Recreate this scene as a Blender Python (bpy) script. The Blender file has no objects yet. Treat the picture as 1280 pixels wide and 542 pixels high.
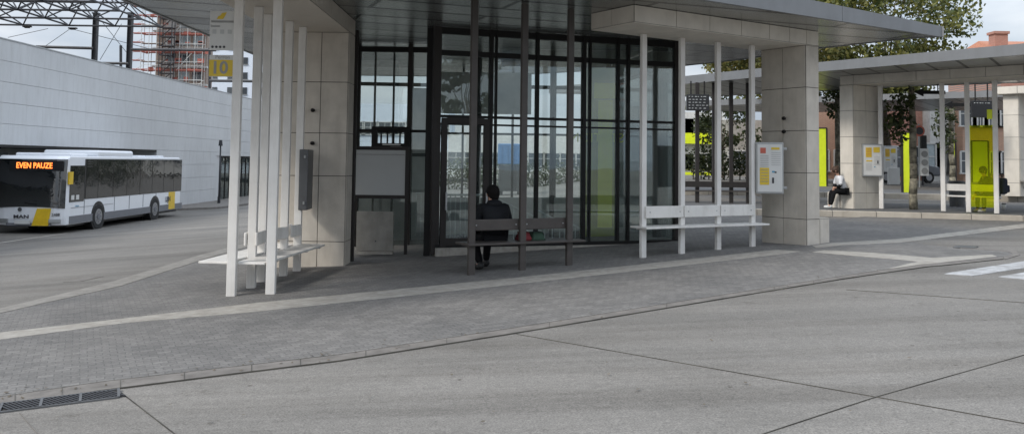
import bpy, bmesh, math, random
from mathutils import Vector, Matrix
random.seed(7)
C = bpy.context.scene.collection
SC = bpy.context.scene
R = math.radians

# ---------------------------------------------------------------- camera
F, PX0, PY0 = 1100.0, 640.0, 141.0          # focal length and principal point for a 1280 px wide frame
TH, RO, CZ = 0.0561, 0.0122, 1.755
W_ = Vector((0, math.cos(TH), math.sin(TH)))
r0 = Vector((1, 0, 0)); u0 = Vector((0, -math.sin(TH), math.cos(TH)))
R_ = r0*math.cos(RO) + u0*math.sin(RO)
U_ = u0*math.cos(RO) - r0*math.sin(RO)
cam = bpy.data.cameras.new("camera"); camo = bpy.data.objects.new("camera", cam); C.objects.link(camo)
cam.sensor_width = 36; cam.lens = F/1280*36
cam.shift_y = -(271-PY0)/1280.0
cam.clip_end = 2000; cam.clip_start = 0.05
m = Matrix((( R_.x, U_.x, -W_.x, 0), (R_.y, U_.y, -W_.y, 0), (R_.z, U_.z, -W_.z, CZ), (0, 0, 0, 1)))
camo.matrix_world = m
SC.camera = camo

# ---------------------------------------------------------------- light
SC.view_settings.view_transform = 'Standard'; SC.view_settings.look = 'None'
SC.view_settings.gamma = 1; SC.view_settings.exposure = 0.80
world = bpy.data.worlds.new("World"); SC.world = world; world.use_nodes = True
nt = world.node_tree; nt.nodes.clear()
SUN_EL, SUN_AZ = R(42), R(-128)      # azimuth measured from +Y towards +X
sky = nt.nodes.new('ShaderNodeTexSky'); sky.sky_type = 'NISHITA'; sky.sun_disc = False
sky.sun_elevation = SUN_EL; sky.sun_rotation = SUN_AZ; sky.air_density = 1.2; sky.dust_density = 2.5
tc = nt.nodes.new('ShaderNodeTexCoord'); mp = nt.nodes.new('ShaderNodeMapping'); mp.inputs['Scale'].default_value = (1, 1, 2.6)
nz = nt.nodes.new('ShaderNodeTexNoise'); nz.inputs['Scale'].default_value = 3.2; nz.inputs['Detail'].default_value = 8; nz.inputs['Roughness'].default_value = .55
cr = nt.nodes.new('ShaderNodeValToRGB'); cr.color_ramp.elements[0].position = .30; cr.color_ramp.elements[1].position = .60
nz2 = nt.nodes.new('ShaderNodeTexNoise'); nz2.inputs['Scale'].default_value = 6; nz2.inputs['Detail'].default_value = 6
cr2 = nt.nodes.new('ShaderNodeValToRGB'); cr2.color_ramp.elements[0].color = (3.6, 4.2, 5.1, 1); cr2.color_ramp.elements[1].color = (6.0, 6.3, 6.7, 1)
cr2.color_ramp.elements[0].position = .35; cr2.color_ramp.elements[1].position = .65
mx = nt.nodes.new('ShaderNodeMixRGB'); bg = nt.nodes.new('ShaderNodeBackground'); wo = nt.nodes.new('ShaderNodeOutputWorld')
mm = nt.nodes.new('ShaderNodeMath'); mm.operation = 'MULTIPLY_ADD'; mm.inputs[1].default_value = .35; mm.inputs[2].default_value = .63
L = nt.links.new
L(tc.outputs['Generated'], mp.inputs[0]); L(mp.outputs[0], nz.inputs[0]); L(mp.outputs[0], nz2.inputs[0])
L(nz.outputs[0], cr.inputs[0]); L(cr.outputs[0], mm.inputs[0]); L(mm.outputs[0], mx.inputs[0]); L(nz2.outputs[0], cr2.inputs[0])
L(sky.outputs[0], mx.inputs[1]); L(cr2.outputs[0], mx.inputs[2]); sx_ = nt.nodes.new('ShaderNodeSeparateXYZ'); mr_ = nt.nodes.new('ShaderNodeMapRange'); mr_.inputs[1].default_value = 0; mr_.inputs[2].default_value = .9; mr_.inputs[3].default_value = .62; mr_.inputs[4].default_value = 1.75
vm = nt.nodes.new('ShaderNodeVectorMath'); vm.operation = 'SCALE'
L(tc.outputs['Generated'], sx_.inputs[0]); L(sx_.outputs[2], mr_.inputs[0]); L(mx.outputs[0], vm.inputs[0]); L(mr_.outputs[0], vm.inputs['Scale'])
L(vm.outputs[0], bg.inputs[0]); L(bg.outputs[0], wo.inputs[0])
bg.inputs[1].default_value = 0.11
sl = bpy.data.lights.new("sun", 'SUN'); so = bpy.data.objects.new("sun", sl); C.objects.link(so)
sl.energy = 1.3; sl.angle = R(14); sl.color = (1, .95, .88)
sd = Vector((math.sin(SUN_AZ)*math.cos(SUN_EL), math.cos(SUN_AZ)*math.cos(SUN_EL), math.sin(SUN_EL)))
so.rotation_euler = (-sd).to_track_quat('-Z', 'Y').to_euler()

# ---------------------------------------------------------------- terrain
def zg(x, y=0):
    if x > 6.2: z = .2728
    elif x > -6.5: z = .044*x
    elif x > -15.8: z = -.286 + .081*(x+6.5)
    else: z = -1.04
    if y > 28: z += .03*min(y-28, 20)*max(0, min(1, (x-2)/6))
    return z
def ray(px, py): return (R_*((px-PX0)/F) + U_*((PY0-py)/F) + W_)
def G(px, py, dz=0.0, z=None):
    d = ray(px, py); t = 10.0
    for i in range(60):
        p = Vector((0, 0, CZ)) + d*t
        zz = (zg(p.x, p.y)+dz) if z is None else z
        t = t*.5 + .5*(zz-CZ)/d.z
    return Vector((0, 0, CZ)) + d*t
def P(px, py, Y):                 # the point at distance Y seen there
    d = ray(px, py); return Vector((0, 0, CZ)) + d*(Y/d.y)

# ---------------------------------------------------------------- object helpers
def tag(o, label=None, cat=None, group=None, kind=None):
    if label: o['label'] = label
    if cat: o['category'] = cat
    if group: o['group'] = group
    if kind: o['kind'] = kind
    return o
def empty(name, loc, rz=0):
    o = bpy.data.objects.new(name, None); C.objects.link(o); o.location = loc; o.rotation_euler = (0, 0, rz); o.empty_display_size = .2
    return o
def copy_tree(o, parent=None):
    c = o.copy(); C.objects.link(c)
    if parent: c.parent = parent
    for ch in list(o.children): copy_tree(ch, c)
    return c
class MB:
    def __init__(s): s.bm = bmesh.new()
    def box(s, c, d, rz=0, M=None):
        r = bmesh.ops.create_cube(s.bm, size=1)
        T = Matrix.Translation(c) @ Matrix.Rotation(rz, 4, 'Z') @ Matrix.Diagonal((d[0], d[1], d[2], 1))
        if M: T = M @ T
        bmesh.ops.transform(s.bm, matrix=T, verts=r['verts']); return s
    def span(s, a, b):            # axis-aligned box between two corners
        a = Vector(a); b = Vector(b); return s.box((a+b)/2, [abs(b[i]-a[i]) for i in range(3)])
    def bar(s, a, b, w, h=None, up=None):
        a = Vector(a); b = Vector(b); h = h or w; d = b-a; l = d.length
        if l < 1e-6: return s
        z = d.normalized(); x = (Vector(up) if up else (Vector((0, 0, 1)) if abs(z.z) < .95 else Vector((1, 0, 0)))).cross(z).normalized(); y = z.cross(x)
        T = Matrix((( x.x, y.x, z.x, (a.x+b.x)/2), (x.y, y.y, z.y, (a.y+b.y)/2), (x.z, y.z, z.z, (a.z+b.z)/2), (0, 0, 0, 1))) @ Matrix.Diagonal((w, h, l, 1))
        r = bmesh.ops.create_cube(s.bm, size=1); bmesh.ops.transform(s.bm, matrix=T, verts=r['verts']); return s
    def tube(s, a, b, ra, rb=None, n=10):
        a = Vector(a); b = Vector(b); rb = ra if rb is None else rb; d = b-a; l = d.length
        r = bmesh.ops.create_cone(s.bm, cap_ends=True, segments=n, radius1=ra, radius2=rb, depth=l)
        q = d.to_track_quat('Z', 'Y').to_matrix().to_4x4()
        bmesh.ops.transform(s.bm, matrix=Matrix.Translation((a+b)/2) @ q, verts=r['verts']); return s
    def ball(s, c, r, sc=(1, 1, 1), n=12):
        q = bmesh.ops.create_uvsphere(s.bm, u_segments=n, v_segments=n//2+2, radius=r)
        bmesh.ops.transform(s.bm, matrix=Matrix.Translation(c) @ Matrix.Diagonal((*sc, 1)), verts=q['verts']); return s
    def poly(s, pts): s.bm.faces.new([s.bm.verts.new(p) for p in pts]); return s
    def prism(s, pts, z0, z1):    # polygon in plan, z0/z1 numbers or lists
        n = len(pts); f = lambda z, i: z[i] if isinstance(z, (list, tuple)) else z
        lo = [s.bm.verts.new((p[0], p[1], f(z0, i))) for i, p in enumerate(pts)]
        hi = [s.bm.verts.new((p[0], p[1], f(z1, i))) for i, p in enumerate(pts)]
        s.bm.faces.new(lo[::-1]); s.bm.faces.new(hi)
        for i in range(n): s.bm.faces.new((lo[i], lo[(i+1) % n], hi[(i+1) % n], hi[i]))
        return s
    def xform(s, M): bmesh.ops.transform(s.bm, matrix=M, verts=s.bm.verts); return s
    def build(s, name, mat, parent=None, bevel=0, smooth=False, seg=2):
        bmesh.ops.recalc_face_normals(s.bm, faces=s.bm.faces)
        me = bpy.data.meshes.new(name); s.bm.to_mesh(me); s.bm.free()
        for p in me.polygons: p.use_smooth = smooth
        me.materials.append(mat)
        o = bpy.data.objects.new(name, me); C.objects.link(o)
        if parent: o.parent = parent
        if bevel:
            b = o.modifiers.new('bevel', 'BEVEL'); b.width = bevel; b.segments = seg; b.limit_method = 'ANGLE'
        return o
def text(name, s, size, mat, parent, M, ext=.004, mirror=False, sx=1, align='CENTER', bold=0):
    cu = bpy.data.curves.new(name, 'FONT'); cu.body = s; cu.size = size; cu.extrude = ext; cu.align_x = align; cu.align_y = 'CENTER'; cu.offset = bold; cu.resolution_u = 3
    o = bpy.data.objects.new('tmp', cu); C.objects.link(o)
    bpy.context.view_layer.update()
    me = bpy.data.meshes.new_from_object(o.evaluated_get(bpy.context.evaluated_depsgraph_get()))
    bpy.data.objects.remove(o)
    me.name = name; me.transform(M @ Matrix.Diagonal((-sx if mirror else sx, 1, 1, 1))); me.materials.clear(); me.materials.append(mat)
    t = bpy.data.objects.new(name, me); C.objects.link(t); t.parent = parent
    return t
def frame_mat(origin, xdir, normal=None):      # text standing upright: x along xdir, y up, facing normal
    x = Vector(xdir).normalized(); y = Vector((0, 0, 1)); z = x.cross(y)
    return Matrix(((x.x, y.x, z.x, origin[0]), (x.y, y.y, z.y, origin[1]), (x.z, y.z, z.z, origin[2]), (0, 0, 0, 1)))

# ---------------------------------------------------------------- materials
def nodes(m): m.use_nodes = True; return m.node_tree, m.node_tree.nodes['Principled BSDF']
def mat(name, col, rough=.6, metal=0, var=.12, scale=4, bump=.0, bscale=60, spec=.5, emit=0, dirt=0, coat=0):
    m = bpy.data.materials.new(name); t, b = nodes(m)
    b.inputs['Roughness'].default_value = rough; b.inputs['Metallic'].default_value = metal
    b.inputs['Specular IOR Level'].default_value = spec
    if coat: b.inputs['Coat Weight'].default_value = coat; b.inputs['Coat Roughness'].default_value = .08
    co = t.nodes.new('ShaderNodeTexCoord')
    n = t.nodes.new('ShaderNodeTexNoise'); n.inputs['Scale'].default_value = scale; n.inputs['Detail'].default_value = 6
    t.links.new(co.outputs['Object'], n.inputs[0])
    r = t.nodes.new('ShaderNodeValToRGB'); e = r.color_ramp.elements
    e[0].position = .3; e[1].position = .7
    e[0].color = (*[c*(1-var) for c in col], 1); e[1].color = (*[min(1, c*(1+var)) for c in col], 1)
    t.links.new(n.outputs[0], r.inputs[0]); last = r.outputs[0]
    if dirt:
        n3 = t.nodes.new('ShaderNodeTexNoise'); n3.inputs['Scale'].default_value = 2.2; n3.inputs['Detail'].default_value = 9; n3.inputs['Roughness'].default_value = .7
        mp = t.nodes.new('ShaderNodeMapping'); mp.inputs['Scale'].default_value = (1.6, 1.6, .35)
        t.links.new(co.outputs['Object'], mp.inputs[0]); t.links.new(mp.outputs[0], n3.inputs[0])
        r3 = t.nodes.new('ShaderNodeValToRGB'); r3.color_ramp.elements[0].position = .45; r3.color_ramp.elements[1].position = .75
        r3.color_ramp.elements[1].color = (dirt,)*3+(1,)
        r3.color_ramp.elements[0].color = (0, 0, 0, 1)
        x = t.nodes.new('ShaderNodeMixRGB'); x.inputs[2].default_value = (col[0]*.42, col[1]*.38, col[2]*.33, 1)
        t.links.new(n3.outputs[0], r3.inputs[0]); t.links.new(r3.outputs[0], x.inputs[0]); t.links.new(last, x.inputs[1]); last = x.outputs[0]
    t.links.new(last, b.inputs['Base Color'])
    if emit: t.links.new(last, b.inputs['Emission Color']); b.inputs['Emission Strength'].default_value = emit
    if bump:
        n2 = t.nodes.new('ShaderNodeTexNoise'); n2.inputs['Scale'].default_value = bscale; n2.inputs['Detail'].default_value = 4
        t.links.new(co.outputs['Object'], n2.inputs[0]); bp = t.nodes.new('ShaderNodeBump'); bp.inputs['Strength'].default_value = bump; bp.inputs['Distance'].default_value = .02
        t.links.new(n2.outputs[0], bp.inputs['Height']); t.links.new(bp.outputs[0], b.inputs['Normal'])
    return m
def glass(name, tint=(.8, .88, .86), refl=1.75, rough=0.0, haze=0.0, hcol=(.5, .56, .55)):
    m = bpy.data.materials.new(name); m.use_nodes = True; t = m.node_tree; t.nodes.clear()
    o = t.nodes.new('ShaderNodeOutputMaterial'); tr = t.nodes.new('ShaderNodeBsdfTransparent'); tr.inputs[0].default_value = (*tint, 1)
    g = t.nodes.new('ShaderNodeBsdfGlossy'); g.inputs['Roughness'].default_value = rough; g.inputs[0].default_value = (.9, .97, .95, 1)
    f = t.nodes.new('ShaderNodeFresnel'); f.inputs[0].default_value = refl
    co = t.nodes.new('ShaderNodeTexCoord'); n = t.nodes.new('ShaderNodeTexNoise'); n.inputs['Scale'].default_value = .9
    bp = t.nodes.new('ShaderNodeBump'); bp.inputs['Strength'].default_value = .06; bp.inputs['Distance'].default_value = .05
    t.links.new(co.outputs['Object'], n.inputs[0]); t.links.new(n.outputs[0], bp.inputs['Height']); t.links.new(bp.outputs[0], g.inputs['Normal'])
    mx = t.nodes.new('ShaderNodeMixShader'); t.links.new(f.outputs[0], mx.inputs[0]); t.links.new(tr.outputs[0], mx.inputs[1]); t.links.new(g.outputs[0], mx.inputs[2])
    last = mx.outputs[0]
    if haze:
        d = t.nodes.new('ShaderNodeBsdfDiffuse'); d.inputs[0].default_value = (*hcol, 1)
        m2 = t.nodes.new('ShaderNodeMixShader'); m2.inputs[0].default_value = haze
        t.links.new(last, m2.inputs[1]); t.links.new(d.outputs[0], m2.inputs[2]); last = m2.outputs[0]
    t.links.new(last, o.inputs[0]); return m

def concrete_road():
    m = bpy.data.materials.new('concrete_road'); t, b = nodes(m); b.inputs['Roughness'].default_value = .85; b.inputs['Specular IOR Level'].default_value = .25
    co = t.nodes.new('ShaderNodeTexCoord')
    def noise(s, d=6, r=.6, sc=None):
        n = t.nodes.new('ShaderNodeTexNoise'); n.inputs['Scale'].default_value = s; n.inputs['Detail'].default_value = d; n.inputs['Roughness'].default_value = r
        if sc:
            mp = t.nodes.new('ShaderNodeMapping'); mp.inputs['Scale'].default_value = sc; mp.inputs['Rotation'].default_value = (0, 0, R(-25))
            t.links.new(co.outputs['Object'], mp.inputs[0]); t.links.new(mp.outputs[0], n.inputs[0])
        else: t.links.new(co.outputs['Object'], n.inputs[0])
        return n.outputs[0]
    def ramp(src, a, b_, pa=.3, pb=.7):
        r = t.nodes.new('ShaderNodeValToRGB'); r.color_ramp.elements[0].position = pa; r.color_ramp.elements[1].position = pb
        r.color_ramp.elements[0].color = (*a, 1); r.color_ramp.elements[1].color = (*b_, 1); t.links.new(src, r.inputs[0]); return r.outputs[0]
    def mul(a, b_, f=1):
        x = t.nodes.new('ShaderNodeMixRGB'); x.blend_type = 'MULTIPLY'; x.inputs[0].default_value = f; t.links.new(a, x.inputs[1]); t.links.new(b_, x.inputs[2]); return x.outputs[0]
    base = ramp(noise(.5, 8, .62), (.172, .165, .153), (.212, .203, .189), .3, .7)
    base = mul(base, ramp(noise(.22, 5, .6, (.25, 2.2, 1)), (.80, .80, .80), (1.06, 1.05, 1.04), .34, .64))
    base = mul(base, ramp(noise(75, 3, .7), (.62, .62, .62), (1.3, 1.29, 1.27), .33, .66))
    base = mul(base, ramp(noise(14, 5, .7), (.86, .86, .86), (1.1, 1.1, 1.1), .3, .7))
    base = mul(base, ramp(noise(2.3, 9, .75), (.62, .6, .58), (1, 1, 1), .28, .40))
    base = mul(base, ramp(noise(.9, 7, .7, (.12, 1.6, 1)), (.80, .79, .78), (1.04, 1.04, 1.04), .38, .56))
    v = t.nodes.new('ShaderNodeTexVoronoi'); v.inputs['Scale'].default_value = 1.7; t.links.new(co.outputs['Object'], v.inputs[0])
    base = mul(base, ramp(v.outputs[0], (.5, .48, .46), (1, 1, 1), .025, .045))
    t.links.new(base, b.inputs['Base Color'])
    bp = t.nodes.new('ShaderNodeBump'); bp.inputs['Strength'].default_value = .5; bp.inputs['Distance'].default_value = .01
    t.links.new(noise(60, 4, .7), bp.inputs['Height']); t.links.new(bp.outputs[0], b.inputs['Normal']); return m
def paver_mat():
    m = bpy.data.materials.new('small_pavers'); t, b = nodes(m); b.inputs['Roughness'].default_value = .8; b.inputs['Specular IOR Level'].default_value = .3
    co = t.nodes.new('ShaderNodeTexCoord'); mp = t.nodes.new('ShaderNodeMapping'); mp.inputs['Rotation'].default_value = (0, 0, R(-26)); t.links.new(co.outputs['Object'], mp.inputs[0])
    nz = t.nodes.new('ShaderNodeTexNoise'); nz.inputs['Scale'].default_value = 3; t.links.new(mp.outputs[0], nz.inputs[0])
    ad = t.nodes.new('ShaderNodeVectorMath'); ad.operation = 'MULTIPLY_ADD'; ad.inputs[1].default_value = (.03, .03, 0); t.links.new(nz.outputs['Color'], ad.inputs[0]); t.links.new(mp.outputs[0], ad.inputs[2])
    k = t.nodes.new('ShaderNodeTexBrick'); k.inputs['Scale'].default_value = 1; k.inputs['Brick Width'].default_value = .135; k.inputs['Row Height'].default_value = .095
    k.inputs['Mortar Size'].default_value = .006; k.inputs['Mortar Smooth'].default_value = .4
    k.inputs['Color1'].default_value = (.138, .134, .129, 1); k.inputs['Color2'].default_value = (.186, .180, .173, 1); k.inputs['Mortar'].default_value = (.112, .110, .105, 1)
    t.links.new(ad.outputs[0], k.inputs[0])
    n = t.nodes.new('ShaderNodeTexNoise'); n.inputs['Scale'].default_value = .6; n.inputs['Detail'].default_value = 8; n.inputs['Roughness'].default_value = .65; t.links.new(co.outputs['Object'], n.inputs[0])
    r = t.nodes.new('ShaderNodeValToRGB'); r.color_ramp.elements[0].position = .3; r.color_ramp.elements[1].position = .7; r.color_ramp.elements[0].color = (.8, .8, .8, 1); r.color_ramp.elements[1].color = (1.25, 1.23, 1.2, 1); t.links.new(n.outputs[0], r.inputs[0])
    x = t.nodes.new('ShaderNodeMixRGB'); x.blend_type = 'MULTIPLY'; x.inputs[0].default_value = 1; t.links.new(k.outputs[0], x.inputs[1]); t.links.new(r.outputs[0], x.inputs[2])
    n5 = t.nodes.new('ShaderNodeTexNoise'); n5.inputs['Scale'].default_value = 40; n5.inputs['Detail'].default_value = 4; t.links.new(co.outputs['Object'], n5.inputs[0])
    r5 = t.nodes.new('ShaderNodeValToRGB'); r5.color_ramp.elements[0].position = .3; r5.color_ramp.elements[1].position = .7; r5.color_ramp.elements[0].color = (.8, .8, .8, 1); r5.color_ramp.elements[1].color = (1.2, 1.2, 1.2, 1); t.links.new(n5.outputs[0], r5.inputs[0])
    x5 = t.nodes.new('ShaderNodeMixRGB'); x5.blend_type = 'MULTIPLY'; x5.inputs[0].default_value = 1; t.links.new(x.outputs[0], x5.inputs[1]); t.links.new(r5.outputs[0], x5.inputs[2])
    t.links.new(x5.outputs[0], b.inputs['Base Color'])
    bp = t.nodes.new('ShaderNodeBump'); bp.inputs['Strength'].default_value = .35; bp.inputs['Distance'].default_value = .006; bp.invert = True
    t.links.new(k.outputs['Fac'], bp.inputs['Height']); t.links.new(bp.outputs[0], b.inputs['Normal']); return m
def soffit_mat(name='soffit_metal', ang=21, col=(.30, .31, .30), rough=.27):
    m = bpy.data.materials.new(name); t, b = nodes(m); b.inputs['Metallic'].default_value = .7; b.inputs['Roughness'].default_value = rough
    co = t.nodes.new('ShaderNodeTexCoord'); mp = t.nodes.new('ShaderNodeMapping'); mp.inputs['Rotation'].default_value = (0, 0, R(-ang)); t.links.new(co.outputs['Object'], mp.inputs[0])
    k = t.nodes.new('ShaderNodeTexBrick'); k.inputs['Scale'].default_value = 1; k.inputs['Brick Width'].default_value = 4.2; k.inputs['Row Height'].default_value = .82
    k.inputs['Mortar Size'].default_value = .05; k.inputs['Mortar Smooth'].default_value = .3; k.inputs['Color1'].default_value = (*[c*.7 for c in col], 1); k.inputs['Color2'].default_value = (*[c*1.35 for c in col], 1); k.inputs['Mortar'].default_value = (.015, .015, .015, 1)  # lighter and darker panel tones paint in the uneven reflections of the metal
    t.links.new(mp.outputs[0], k.inputs[0]); t.links.new(k.outputs[0], b.inputs['Base Color'])
    n = t.nodes.new('ShaderNodeTexNoise'); n.inputs['Scale'].default_value = .9; n.inputs['Detail'].default_value = 1; t.links.new(mp.outputs[0], n.inputs[0])
    bp = t.nodes.new('ShaderNodeBump'); bp.inputs['Strength'].default_value = .35; bp.inputs['Distance'].default_value = .05; t.links.new(n.outputs[0], bp.inputs['Height'])
    bp2 = t.nodes.new('ShaderNodeBump'); bp2.inputs['Strength'].default_value = .6; bp2.inputs['Distance'].default_value = .01; bp2.invert = True; t.links.new(k.outputs['Fac'], bp2.inputs['Height'])
    t.links.new(bp.outputs[0], bp2.inputs['Normal']); t.links.new(bp2.outputs[0], b.inputs['Normal']); return m
def leaf_mat(name, a, b_):
    m = bpy.data.materials.new(name); t, b = nodes(m); b.inputs['Roughness'].default_value = .6
    g = t.nodes.new('ShaderNodeNewGeometry'); r = t.nodes.new('ShaderNodeValToRGB')
    r.color_ramp.elements[0].color = (*a, 1); r.color_ramp.elements[1].color = (*b_, 1)
    e = r.color_ramp.elements.new(.93); e.color = (b_[0]*1.35, b_[1]*1.05, b_[2]*.8, 1)
    t.links.new(g.outputs['Random Per Island'], r.inputs[0]); t.links.new(r.outputs[0], b.inputs['Base Color'])
    b.inputs['Subsurface Weight'].default_value = 0
    tl = t.nodes.new('ShaderNodeBsdfTranslucent'); ms = t.nodes.new('ShaderNodeMixShader'); ms.inputs[0].default_value = .3
    t.links.new(r.outputs[0], tl.inputs[0]); t.links.new(b.outputs[0], ms.inputs[1]); t.links.new(tl.outputs[0], ms.inputs[2]); t.links.new(ms.outputs[0], t.nodes['Material Output'].inputs[0]); return m
def brick_mat(name, a, b_):
    m = bpy.data.materials.new(name); t, b = nodes(m); b.inputs['Roughness'].default_value = .85
    co = t.nodes.new('ShaderNodeTexCoord'); mp = t.nodes.new('ShaderNodeMapping'); mp.inputs['Rotation'].default_value = (R(90), 0, 0)
    t.links.new(co.outputs['Object'], mp.inputs[0]); k = t.nodes.new('ShaderNodeTexBrick'); k.inputs['Scale'].default_value = 1; k.inputs['Brick Width'].default_value = .24; k.inputs['Row Height'].default_value = .08; k.inputs['Mortar Size'].default_value = .008
    k.inputs['Color1'].default_value = (*a, 1); k.inputs['Color2'].default_value = (*b_, 1); k.inputs['Mortar'].default_value = (.2, .18, .16, 1); t.links.new(mp.outputs[0], k.inputs[0]); t.links.new(k.outputs[0], b.inputs['Base Color']); return m

M = dict(
    road=concrete_road(), paver=paver_mat(), strip_mid=mat('grey_stone_edge', (.235, .222, .2), .8, var=.2, scale=7, bump=.2, dirt=.5), strip=mat('pale_stone', (.34, .32, .285), .8, var=.16, scale=9, bump=.2, dirt=.5),
    kerb=mat('kerb_stone', (.165, .152, .138), .85, var=.22, scale=6, bump=.3, dirt=.4), kerb_pale=mat('pale_kerb', (.42, .38, .32), .8, var=.12, scale=3, dirt=.3),
    kerb_gap=mat('kerb_gap', (.07, .065, .055), .9, var=.6, scale=1.5), joint=mat('joint', (.035, .033, .03), .9), white_line=mat('road_paint', (.38, .385, .39), .8, var=.22, scale=14, dirt=.9),
    stone=mat('stone_panel', (.54, .495, .43), .7, var=.10, scale=3.5, bump=.05, dirt=.32), stone_pale=mat('pale_stone_panel', (.63, .585, .51), .7, var=.08, scale=3, dirt=.2),
    core=mat('dark_joint', (.05, .045, .04), .9), white=mat('white_paint', (.72, .70, .665), .5, var=.07, scale=2, dirt=.42, bump=.05, bscale=30),
    brown=mat('brown_paint', (.062, .053, .047), .55, var=.15, scale=5, dirt=.3, bump=.1), dark=mat('dark_frame', (.012, .0115, .011), .5, spec=.25, var=.1),
    darkb=mat('frame_brown', (.030, .026, .024), .5, spec=.3, var=.12), fascia=mat('fascia_metal', (.20, .205, .21), .42, metal=.35, var=.06, scale=1.5, dirt=.2),
    soffit=soffit_mat(), soffit2=soffit_mat('soffit_side', 55, (.36, .36, .35), .3),
    glass=glass('clear_glass', (.96, .985, .978), 1.9, haze=.035), glass2=glass('inner_glass', (.965, .985, .98), 1.5, haze=.03), lime_glass=glass('lime_glass', (.93, .95, .22), 1.4, haze=.11, hcol=(.75, .85, .03)),
    wall=mat('white_panel_wall', (.53, .54, .545), .5, var=.07, scale=.3, dirt=.22), steel=mat('dark_steel', (.035, .036, .04), .5, metal=.3), pale_steel=mat('pale_steel', (.45, .46, .46), .4, metal=.5),
    yellow=mat('yellow_sheet', (.66, .47, .04), .5, var=.05), paper=mat('white_sheet', (.62, .62, .60), .5, var=.04), print=mat('print_grey', (.28, .28, .27), .6), ink=mat('dark_print', (.05, .05, .055), .6),
    red=mat('red_print', (.5, .12, .08), .6), blue=mat('blue_print', (.08, .3, .45), .6),
    case=mat('case_metal', (.36, .37, .37), .4, metal=.5, var=.06), case_dark=mat('case_side', (.11, .112, .115), .45, metal=.3),
    board=mat('blank_board', (.47, .48, .47), .5, var=.04, scale=1.5), cabinet=mat('worn_board', (.30, .285, .255), .75, var=.14, scale=5, dirt=.5),
    bus_white=mat('bus_white', (.80, .82, .85), .3, var=.02, coat=.5), bus_grey=mat('bus_grey', (.17, .175, .19), .45, var=.05), bus_yellow=mat('bus_yellow', (.72, .48, .02), .35, coat=.3),
    black=mat('black_plastic', (.014, .014, .015), .35), black_glass=mat('tinted_glass', (.012, .014, .015), .03, spec=1.4, var=.3, scale=1, bump=.9, bscale=.9), rubber=mat('tyre_rubber', (.02, .02, .02), .85),
    led=mat('led_orange', (1.0, .17, .03), .5, emit=2.2, var=.02), rim=mat('wheel_metal', (.35, .35, .36), .4, metal=.7),
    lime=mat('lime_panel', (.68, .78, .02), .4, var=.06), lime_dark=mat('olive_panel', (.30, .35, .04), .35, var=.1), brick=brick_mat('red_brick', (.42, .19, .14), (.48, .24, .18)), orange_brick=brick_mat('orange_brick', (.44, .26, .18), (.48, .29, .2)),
    render=mat('pale_render', (.55, .55, .53), .8), roof=mat('red_tiles', (.40, .17, .10), .8, var=.2, scale=8), blue_white=mat('pale_cladding', (.60, .66, .74), .6, var=.05),
    scaff_red=mat('red_plank', (.33, .10, .075), .7, var=.3), scaff_wood=mat('wood_plank', (.26, .19, .14), .8, var=.25), tower=mat('tower_concrete', (.30, .24, .2), .8, var=.2), tower_white=mat('tower_panel', (.52, .52, .5), .7, var=.12),
    window=mat('window_glass', (.05, .06, .07), .1, spec=.9), window_pale=mat('curtain_glass', (.3, .36, .38), .2, spec=.8),
    bark=mat('bark', (.12, .10, .075), .9, var=.4, scale=12, bump=.5, bscale=20), plane_bark=mat('plane_bark', (.17, .155, .115), .85, var=.75, scale=7, bump=.3, bscale=20),
    leaf=leaf_mat('leaves', (.04, .066, .018), (.16, .195, .055)), leaf_dark=leaf_mat('leaves_dark', (.014, .026, .009), (.045, .07, .018)), leaf_bright=leaf_mat('leaves_bright', (.06, .085, .02), (.17, .18, .06)),
    skin=mat('skin', (.42, .24, .17), .6, var=.05), hair=mat('dark_hair', (.007, .006, .0055), .75, spec=.15, bump=.6, bscale=90), hair_brown=mat('brown_hair', (.06, .032, .018), .6, bump=.6, bscale=90),
    jacket=mat('black_jacket', (.007, .008, .010), .7, spec=.2, var=.25, scale=8, bump=.5, bscale=9), trousers=mat('black_cloth', (.009, .009, .010), .9, spec=.15, bump=.4, bscale=12), shoe=mat('dark_shoe', (.02, .02, .02), .6), white_cloth=mat('white_cloth', (.62, .62, .63), .85, bump=.3, bscale=12), jeans=mat('dark_jeans', (.022, .03, .05), .9), backpack=mat('navy_backpack', (.014, .02, .04), .8),
    red_cloth=mat('red_cloth', (.14, .012, .016), .8), green_cloth=mat('green_cloth', (.02, .05, .03), .8), blue_cover=mat('blue_cover', (.06, .16, .33), .5), grey_car=mat('grey_car_paint', (.12, .13, .15), .3, coat=.6), white_rail=mat('white_rail', (.62, .65, .64), .4),
    asphalt=mat('asphalt', (.10, .10, .10), .9, var=.15, scale=1.2, bump=.3),
)

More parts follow.
